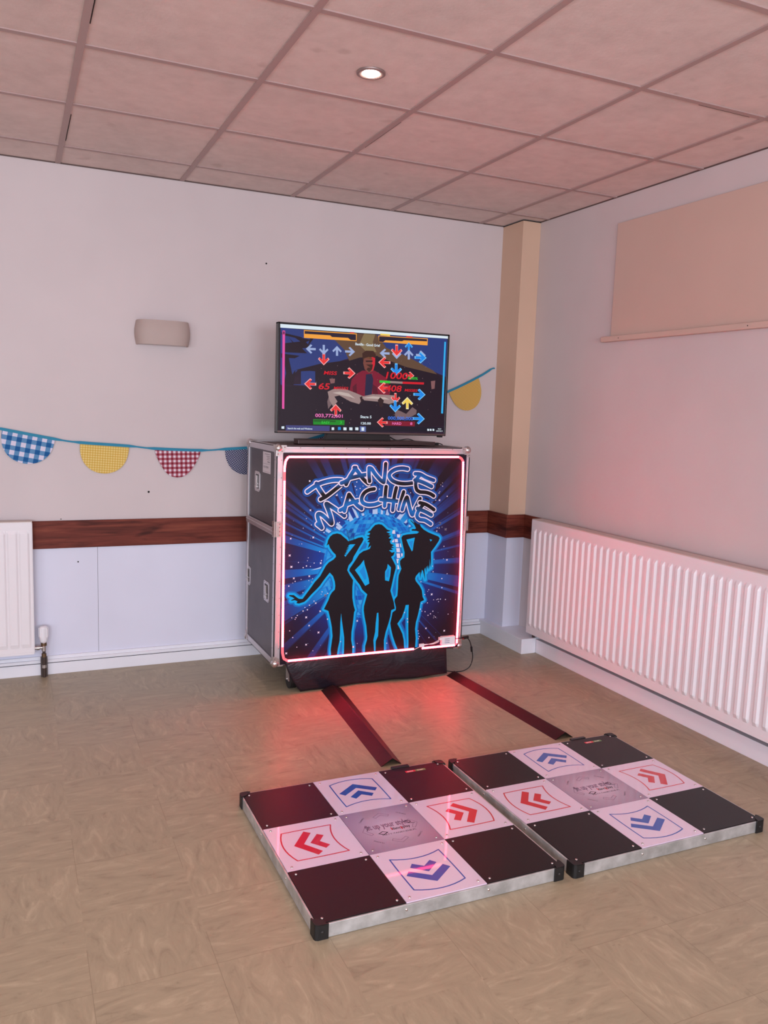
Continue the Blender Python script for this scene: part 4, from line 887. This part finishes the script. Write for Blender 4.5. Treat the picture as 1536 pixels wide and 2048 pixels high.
# ---- red light strip
lp = M4(LED); n = len(lp)
def seglen(a, c): return math.hypot(a[0]-c[0], a[1]-c[1])
YL = YP-.007
tape = MB(); beads = MB(); dim = MB()
loop = lp+[lp[0]]
GAP = ((-.992, -.944))                                                # tape joint on the bottom run
tot = 0
for a, c in zip(loop[:-1], loop[1:]):
    L = seglen(a, c); d = ((c[0]-a[0])/L, (c[1]-a[1])/L)
    bottom = a[1] < .2 and c[1] < .2 and L > .5
    nseg = max(1, int(L/.0125))
    corner = L < .045
    runs = [(a, c)] if not bottom else [(a, (GAP[1], a[1]+(c[1]-a[1])*(a[0]-GAP[1])/(a[0]-c[0]))), ((GAP[0], a[1]+(c[1]-a[1])*(a[0]-GAP[0])/(a[0]-c[0])), c)]
    for r0, r1 in runs:
        tape.sweep([(r0[0], YL+.0035, r0[1]), (r1[0], YL+.0035, r1[1])], [(-.0062, -.002), (.0062, -.002), (.0062, .002), (-.0062, .002)], led_off, False, up=Vector((0, 1, 0)))
        LL = seglen(r0, r1); m_ = max(1, int(LL/.0105))
        tl = a[0] < -1.7 and c[1] > 1.1                               # top left corner stays lit
        if corner and not tl: continue
        for i in range(m_):
            f = (i+.5)/m_; px, pz = r0[0]+(r1[0]-r0[0])*f, r0[1]+(r1[1]-r0[1])*f
            if px < -1.71 and 1.075 < pz < 1.118: continue             # unlit stretch on the left
            h = .0042
            beads.sweep([(px-d[0]*h, YL-.0005, pz-d[1]*h), (px+d[0]*h, YL-.0005, pz+d[1]*h)], [(-.0042, -.0020), (.0042, -.0020), (.0042, .0020), (-.0042, .0020)], led_on, False, up=Vector((0, 1, 0)))
st = tape.build('light_strip', case); st['label'] = 'red glowing light strip round the poster'
beads.build('light_diode', st)['kind'] = 'stuff'
# controller and leads at the lower right corner
b = MB(); b.box((-.832, YP-.022, .177), (-.752, YP-.0005, .222), wp); b.box((-.8435, YP-.018, .205), (-.832, YP-.0005, .218), wp)
for i in range(3): b.box((-.815, YP-.0223, .208-.01*i), (-.785, YP-.022, .211-.01*i), mat('label_print', (120, 110, 150), .5))
ct = b.build('light_controller', case, .0015); ct['label'] = 'small white controller box on the poster corner'
b = MB()
for j in range(3): b.tube(smooth([(-.842, YP-.010, .196+.005*j), (-.88, YP-.013, .186+.003*j), (-.93, YP-.012, .185-.002*j+.004), (-.955, YP-.010, .182)], 5), .0014, wp, 6)
b.box((-.962, YP-.014, .176), (-.935, YP-.006, .193), wp); b.tube(smooth([(-.955, YP-.01, .180), (-.975, YP-.012, .172), (-.995, YP-.012, .165)], 4), .0016, wp, 6)
b.build('controller_lead', case)

# ------------------------------------------------------------------ power cable of the light strip
b = MB(); yy = -.718
b.tube(smooth([(-.757, YP-.010, .203), (-.72, yy, .204), (-.70, yy, .204), (-.672, yy+.005, .203), (-.648, yy+.01, .178), (-.634, yy+.01, .135), (-.622, yy+.015, .08), (-.635, yy+.02, .030), (-.672, yy+.03, .006), (-.73, yy+.035, .006), (-.775, yy+.05, .012), (-.80, -.64, .02)], 6), .0028, cable_m, 8)
b.cyl((-.7, yy, .204), (-.664, yy+.004, .206), .008, cable_m, 12); b.cyl((-.636, yy+.01, .146), (-.631, yy+.012, .118), .006, cable_m, 10)
tag(b.build('power_cable'), 'thin black power cable looping from the light strip to the floor right of the case', 'cable')

# ------------------------------------------------------------------ television
TX0, TX1, TZ0, TZ1 = -1.6905, -.7100, 1.2915, 1.8485; TY = -.440
tv = thing('television', 'black flat television showing a dance game, standing on the flight case', 'television', ((TX0+TX1)/2, TY+.03, CZ1))
bez = mat('tv_bezel', (24, 20, 22), .25); chin = mat('tv_chin', (104, 84, 82), .35, .6)
b = MB(); bw = .011
b.box((TX0, TY-.004, TZ0), (TX0+bw, TY+.035, TZ1), bez); b.box((TX1-bw, TY-.004, TZ0), (TX1, TY+.035, TZ1), bez)
b.box((TX0, TY-.004, TZ1-.009), (TX1, TY+.035, TZ1), bez); b.box((TX0, TY-.004, TZ0), (TX1, TY+.035, TZ0+.007), bez)
b.box((TX0+.004, TY+.004, TZ0+.004), (TX1-.004, TY+.04, TZ1-.004), bez); b.box((TX0+.15, TY+.04, TZ0+.02), (TX1-.15, TY+.065, TZ1-.15), bez)
b.build('housing', tv, .002)
b = MB(); b.box((TX0+.004, TY-.0052, TZ0+.004), (TX1-.004, TY-.003, TZ0+.0125), chin); b.build('lower_trim', tv)
b = MB(); b.box((TX1-.045, TY-.003, TZ0-.008), (TX1-.018, TY+.02, TZ0), bez); b.build('sensor', tv, .002)
b = MB(); b.prism([(-1.42, CZ1+.014), (-1.04, CZ1+.014), (-1.05, TZ0+.012), (-1.405, TZ0+.012)], lambda a, c, d: (a, d, c), TY+.01, TY+.05, bez)
b.build('stand_neck', tv, .003)
b = MB()
b.prism([(-1.598, -.520), (-.815, -.520), (-.80, -.49), (-.86, -.30), (-1.55, -.30), (-1.612, -.49)], lambda a, c, d: (a, c, CZ1+d), .002, .020, mat('tv_foot', (70, 50, 50), .35, .3))
b.build('stand_foot', tv, .003)
# the picture on the screen: one mesh, thin layers
E_ = .95
def scr(n, c, k=1.0): return mat('screen_'+n, (6, 5, 8), .12, emit=c, es=E_*k, spec=.3)
SC = {'sky': (40, 58, 122), 'house': (30, 16, 30), 'smoke': (98, 72, 54), 'smoke2': (134, 114, 80), 'jacket': (126, 18, 46), 'shirt': (34, 32, 64), 'skin': (122, 68, 58),
      'redlit': (214, 32, 50), 'hair': (62, 34, 26), 'shade': (48, 26, 28), 'pale': (158, 132, 130), 'pale2': (120, 96, 100), 'window': (134, 90, 92), 'white': (225, 240, 250),
      'orange': (250, 166, 62), 'navy': (38, 30, 50), 'pinkbar': (235, 84, 170), 'pinkdark': (90, 20, 60), 'bluebar': (50, 180, 245), 'green': (50, 200, 60), 'redc': (214, 24, 40),
      'greenbox': (18, 138, 30), 'greendark': (14, 90, 20), 'redbox': (130, 18, 42), 'task': (20, 16, 32), 'search': (64, 66, 124), 'search2': (96, 110, 170), 'cyan': (20, 140, 220),
      'yellow': (250, 214, 90), 'grey': (160, 178, 222), 'red': (240, 50, 50), 'blue': (20, 140, 240), 'edge_red': (255, 176, 176), 'edge_blue': (120, 200, 250), 'edge_yellow': (250, 240, 190),
      'pinkt': (240, 120, 190), 'bluet': (60, 120, 230)}
b = MB(); YS = TY-.0005
bgm = scr('night', (34, 18, 38)); t = NT(bgm)
t.l(t.ramp(t.noise(t.obj(), 7, 3), [(.35, (26, 12, 26)), (.65, (46, 24, 48))]), t.b.inputs['Emission Color'])
b.box((TX0+bw, YS, TZ0+.0125), (TX1-bw, YS+.003, TZ1-.009), bgm)
def S_(n): return lambda a, c: (a, YS-.00007*n, c)
for i, (mn, ly, pts) in enumerate(SCREEN): b.flat(M4(pts), S_(ly+i*.12), scr(mn, SC[mn]))
rs = random.Random(3)
for i in range(70):                                                  # drifting sparks
    x, z = rs.uniform(-1.5, -.8), rs.uniform(1.34, 1.72); r = rs.uniform(.0008, .0022)
    b.flat([(x+r*math.cos(2*PI*j/6), z+r*1.5*math.sin(2*PI*j/6)) for j in range(6)], S_(20), scr('pale2', SC['pale2']))
for (s, x, z, h, mn, w) in SCREENTEXT:
    put_text(b, s, (lambda X_, Z_: lambda a, c: (X_+a, YS-.00007*46, Z_+c))(x/10000, z/10000), h/10000, scr(mn, SC[mn]), w/10000 or None, shear=.15 if mn in ('redc',) else 0, bold=.02)
def V2(pts, n, mn, c=None):                                          # soft modelling of the figure: lighter cloth folds and arm highlights
    b.flat(M4(pts), S_(n), scr(mn, c or SC[mn]))
V2([(-12780, 15420), (-12560, 15600), (-12520, 15100), (-12700, 14720)], 7.5, 'jacket_fold', (88, 12, 36)); V2([(-11700, 15650), (-11380, 15450), (-11250, 14900), (-11520, 14750)], 7.5, 'jacket_fold', (88, 12, 36))
V2([(-13900, 15060), (-13500, 15130), (-13000, 15060), (-12600, 14800), (-12900, 14880), (-13400, 14960)], 14, 'arm_light', (196, 176, 170))
V2([(-12200, 14850), (-11600, 14960), (-10900, 14930), (-10600, 14820), (-11300, 14830)], 14, 'arm_light', (196, 176, 170))
V2([(-12250, 16900), (-11900, 17020), (-11600, 16880), (-11750, 16960), (-12000, 16940)], 14, 'hair_light', (112, 72, 46))
b.build('screen', tv)
# loose cable behind the television foot
b = MB()
b.tube(smooth([(-1.03, -.34, CZ1+.05), (-1.0, -.34, CZ1+.035), (-.96, -.34, CZ1+.02), (-.90, -.36, CZ1+.028), (-.85, -.38, CZ1+.012), (-.80, -.40, CZ1+.008), (-.75, -.44, CZ1+.010), (-.735, -.46, CZ1+.003)], 6), .0026, cable_m, 8)
b.tube(smooth([(-1.02, -.33, CZ1+.045), (-.95, -.36, CZ1+.010), (-.88, -.42, CZ1+.008), (-.80, -.44, CZ1+.012), (-.76, -.46, CZ1+.003)], 6), .0026, cable_m, 8)
b.box((-.785, -.445, CZ1), (-.752, -.425, CZ1+.014), cable_m)
tag(b.build('plug_cable'), 'black cables with a plug lying on the case top right of the television foot', 'cable')

# ------------------------------------------------------------------ cable covers on the floor
for (x0, x1, xe0, xe1, y0, y1, lab) in ((-1.515, -1.405, -1.592, -1.500, -.716, -1.640, 'black peaked cable cover running from the case to the left dance pad'),
                                   (-.790, -.702, -.752, -.655, -.716, -1.655, 'black peaked cable cover running to the right dance pad')):
    b = MB(); hgt = .029; n = 12; vs = []
    for i in range(n+1):
        f = i/n; a, c = x0+(xe0-x0)*f, x1+(xe1-x1)*f; yy = y0+(y1-y0)*f; xm = a+(c-a)*.55; h = hgt*(.75+.25*f)
        vs += [(a, yy, .0), (xm-.002, yy, h), (xm+.002, yy, h), (c, yy, .0), (c-.004, yy, .0), (xm, yy, h-.003), (a+.004, yy, .0)]
    k = 7
    b.add(vs, [(i*k+j, i*k+(j+1) % k, (i+1)*k+(j+1) % k, (i+1)*k+j) for i in range(n) for j in range(k)]+[(0, 6, 5, 1), (1, 5, 2), (2, 5, 4, 3)]+[tuple(n*k+q for q in f_) for f_ in ((0, 1, 5, 6), (1, 2, 5), (2, 3, 4, 5))], ramp_m)
    tag(b.build('cable_cover'), lab, 'cable cover', None)

# ------------------------------------------------------------------ dance pads
PT = .043; PW = .815; TW = (PW-.012)/3
def up_frame():
    o = []
    def arc(p0, p1, bulge, n=8):
        for i in range(n):
            f = i/n; nx, ny = -(p1[1]-p0[1]), p1[0]-p0[0]; L = math.hypot(nx, ny); s_ = bulge*4*f*(1-f)
            o.append((p0[0]+(p1[0]-p0[0])*f+nx/L*s_, p0[1]+(p1[1]-p0[1])*f+ny/L*s_))
    arc((.18, .82), (.82, .82), .07); arc((.82, .82), (.82, .18), .005, 4); arc((.82, .18), (.18, .18), -.07); arc((.18, .18), (.18, .82), .005, 4)
    return o
BIGC = [(.22, .55), (.5, .76), (.78, .55), (.72, .475), (.5, .635), (.28, .475)]
SMALLC = [(.33, .415), (.5, .555), (.67, .415), (.615, .345), (.5, .435), (.385, .345)]
def turn(p, k):
    x, y = p[0]-.5, p[1]-.5
    for _ in range(k): x, y = -y, x
    return (x+.5, y+.5)
def dance_pad(label, X, Y):
    """X,Y = front left corner on the floor"""
    root = thing('dance_pad', label, 'dance pad', (X, Y, 0), 'dance pads on the floor')
    b = MB(); e = .006; zt = PT-.002                                 # aluminium frame
    for a, c in (((X, Y), (X+PW, Y+e)), ((X, Y+PW-e), (X+PW, Y+PW)), ((X, Y+e), (X+e, Y+PW-e)), ((X+PW-e, Y+e), (X+PW, Y+PW-e))):
        b.box((a[0], a[1], .001), (c[0], c[1], zt), pad_alu)
    b.box((X+e, Y+e, .001), (X+PW-e, Y+PW-e, .02), plastic_b)
    b.build('frame', root, .001)
    for cx_, cy_, sx, sy in ((X, Y, 1, 1), (X+PW, Y, -1, 1), (X, Y+PW, 1, -1), (X+PW, Y+PW, -1, -1)):
        b = MB(); q = .036
        po = [(-.004, .006), (.006, -.004), (q, -.004), (q, .004), (.004, q-.03+.03), (-.004, q)]
        b.prism([(-.004, .006), (-.002, -.000), (.006, -.004), (q, -.004), (q, .001), (.001, .001), (.001, q), (-.004, q)], lambda a, c, d: (cx_+sx*a, cy_+sy*c, d), 0, PT+.001, rubber)
        b.prism([(-.004, .006), (-.002, -.000), (.006, -.004), (.030, -.004), (.026, .014), (.014, .026), (-.004, .030)], lambda a, c, d: (cx_+sx*a, cy_+sy*c, d), PT, PT+.0025, rubber)
        b.lathe((cx_+sx*.018, cy_-sy*.004, PT*.5), [(.005, 0), (.004, -sy*.002), (1e-5, -sy*.002)], plastic_b, 10, 'y')
        b.build('corner_cap', root, .0012, fix=True)
    zt = PT
    kinds = {(1, 2): ('blue', 0), (0, 1): ('red', 1), (2, 1): ('red', 3), (1, 0): ('blue', 2)}
    for i in range(3):
        for j in range(3):
            x0, y0 = X+.006+i*TW, Y+.006+j*TW; g = .0008; b = MB()
            base = pad_black if (i+j) % 2 == 0 else pad_white
            if i == j == 1: base = pad_grey
            b.box((x0+g, y0+g, zt-.006), (x0+TW-g, y0+TW-g, zt), base)
            def Q(p, k=0, l=0): p = turn(p, k); return (x0+p[0]*TW, y0+p[1]*TW, zt+.00015+l)
            if (i, j) in kinds:
                cn, k = kinds[(i, j)]; ik = red_ink if cn == 'red' else blue_ink
                b.stroke(up_frame(), .017, lambda a, c: Q((a, c), k), ik, True)
                b.flat(BIGC, lambda a, c: Q((a, c), k), ik); b.flat(SMALLC, lambda a, c: Q((a, c), k), ik)
                nm = 'arrow_panel'; lb = '%s %s arrow panel' % (cn, {0: 'forward', 1: 'left', 2: 'back', 3: 'right'}[k])
            elif i == j == 1:
                for k in range(4):
                    ch = [(.39, .80), (.5, .875), (.61, .80), (.585, .765), (.5, .82), (.415, .765)]
                    b.stroke(ch, .0075, lambda a, c: Q((a, c), k), grey_ink, True)
                    ca_, sa_ = math.cos(-PI/4+PI/2*k), math.sin(-PI/4+PI/2*k)
                    cx_, cy_ = .5+.38*math.cos(PI/4+PI/2*k), .5+.38*math.sin(PI/4+PI/2*k)
                    put_text(b, 'CLAMPIX', lambda a, c: Q((cx_+(a)*ca_-c*sa_, cy_+a*sa_+c*ca_)), .022, dark_ink, .14, center=True)
                put_text(b, 'fit up your style', lambda a, c: Q((.48+a, .52+c)), .115, grey_ink, .58, center=True, bold=.035)
                put_text(b, '.danceplay', lambda a, c: Q((.62+a, .43+c)), .055, dark_ink, .26, center=True, bold=.02)
                b.flat([(.492, .43), (.507, .43), (.507, .49), (.492, .49)], lambda a, c: Q((a, c), 0, .0001), red_ink); b.flat([(.62, .41), (.637, .41), (.637, .475), (.62, .475)], lambda a, c: Q((a, c), 0, .0001), red_ink)
                b.stroke(smooth([(.70, .56), (.78, .58), (.80, .54), (.76, .52), (.84, .50)], 4), .010, lambda a, c: Q((a, c)), dark_ink)
                put_text(b, 'MATY-TANECZNE.PL', lambda a, c: Q((.56+a, .335+c)), .030, dark_ink, .46, center=True)
                b.flat([(.29, .40), (.36, .44), (.43, .40), (.36, .355)], lambda a, c: Q((a, c)), dark_ink); b.flat([(.31, .40), (.36, .425), (.405, .40), (.36, .372)], lambda a, c: Q((a, c), 0, .0001), pad_grey)
                nm = 'centre_panel'; lb = 'grey printed centre panel'
            else:
                nm = 'black_panel'; lb = None
                if (i, j) == (2, 2):
                    for (a0, a1, m_, tx) in ((.36, .515, stick_red, 'BACK'), (.515, .68, stick_green, 'START')):
                        b.flat([(a0, .82), (a1, .82), (a1, .875), (a0, .875)], lambda a, c: Q((a, c)), m_)
                        put_text(b, tx, lambda a, c: Q(((a0+a1)/2+a, .832+c), 0, .0001), .030, stick_w, .10, center=True, bold=.02)
                    lb = 'black panel with BACK and START stickers'
            p = b.build(nm, root)
            if lb: p['label'] = lb
            for sx, sy in ((.075, .075), (.925, .075), (.075, .925), (.925, .925)):
                xx, yy2 = x0+sx*TW, y0+sy*TW
                if SCREW[0] is None:
                    b = MB(); b.lathe((xx, yy2, zt), [(.0042, 0), (.0042, .0008), (.0030, .0022), (1e-5, .0025)], screw_m, 12)
                    s_ = b.build('screw', p); SCREW[0] = s_; SCREW[1] = (xx, yy2); 
                else:
                    s_ = SCREW[0].copy(); COL.objects.link(s_); s_.parent = p
                    s_.location = (xx-SCREW[1][0]-(WORLD[root].x-SCREW[2].x), yy2-SCREW[1][1]-(WORLD[root].y-SCREW[2].y), 0)
                if SCREW[2] is None: SCREW[2] = WORLD[root].copy()
    for f in (1/3, 2/3):
        b = MB(); b.lathe((X+f*PW, Y, .026), [(.0045, 0), (.0035, -.002), (1e-5, -.0025)], screw_m, 10, 'y'); b.build('side_screw', root)
        b = MB(); b.lathe((X, Y+f*PW, .026), [(.0045, 0), (.0035, -.002), (1e-5, -.0025)], screw_m, 10, 'x'); b.build('side_screw', root)
    b = MB(); b.box((X+.60, Y+PW-.004, .02), (X+.675, Y+PW+.012, PT+.003), plastic_b); b.build('cable_socket', root, .002)
    return root
SCREW = [None, None, None]
dance_pad('left dance pad lying on the floor, its black panels tinted red by the light strip', -2.198, -2.568)
dance_pad('right dance pad beside the ribbed radiator', -1.350, -2.578)

# ------------------------------------------------------------------ light
W_ = bpy.data.worlds.new('World'); S.world = W_; W_.use_nodes = True
bg = W_.node_tree.nodes['Background']; bg.inputs[0].default_value = (.62, .75, 1, 1); bg.inputs[1].default_value = 1.0
def area(name, loc, rot, sx, sy, P, c):
    l = bpy.data.lights.new(name, 'AREA'); l.shape = 'RECTANGLE'; l.size = sx; l.size_y = sy; l.energy = P; l.color = c
    o = bpy.data.objects.new(name, l); COL.objects.link(o); o.location = loc; o.rotation_euler = rot; return o
for i, (a, c) in enumerate(wins):
    area('daylight_window', ((a+c)/2, FY+.02, (WZ0+WZ1)/2), (math.radians(90-10), 0, 0), c-a-.1, WZ1-WZ0-.1, WIN_P[i], (.80, .88, 1))
area('daylight_window', (LX+.02, sum(LW)/2, 1.5), (0, math.radians(-90+8), 0), 1.2, LW[1]-LW[0]-.1, LEFT_P, (.80, .88, 1))  # daylight of the added left window, lifts the right wall
def spot(name, loc, P, c, ang=110):
    l = bpy.data.lights.new(name, 'SPOT'); l.energy = P; l.color = c; l.spot_size = math.radians(ang); l.spot_blend = .8; l.shadow_soft_size = .04
    o = bpy.data.objects.new(name, l); COL.objects.link(o); o.location = loc; return o
for q in ((LXc, LYc), (LXc, -4.13), (-4.17, LYc), (-4.17, -4.13)): spot('downlight_beam', (q[0], q[1], H-.02), SPOT_P, (1, .76, .66))

# ------------------------------------------------------------------ camera
cam = bpy.data.cameras.new('camera'); cam.sensor_fit = 'VERTICAL'; cam.sensor_height = 24; cam.lens = 1638.14/2048*24; cam.clip_start = .05
co = bpy.data.objects.new('camera', cam); COL.objects.link(co)
R = ((0.9116384808, 0.0213717522, -0.4104369970), (-0.4096370475, 0.1283041206, -0.9031807914), (0.0333582019, 0.9915045642, 0.1257216350))
co.matrix_world = Matrix.Translation((-2.9143, -4.4965, 1.4352)) @ Matrix(R).to_4x4()
S.camera = co
S.view_settings.view_transform = 'Standard'; S.view_settings.look = 'None'; S.view_settings.gamma = 1
S.view_settings.use_curve_mapping = False
S.view_settings.exposure = EXPO
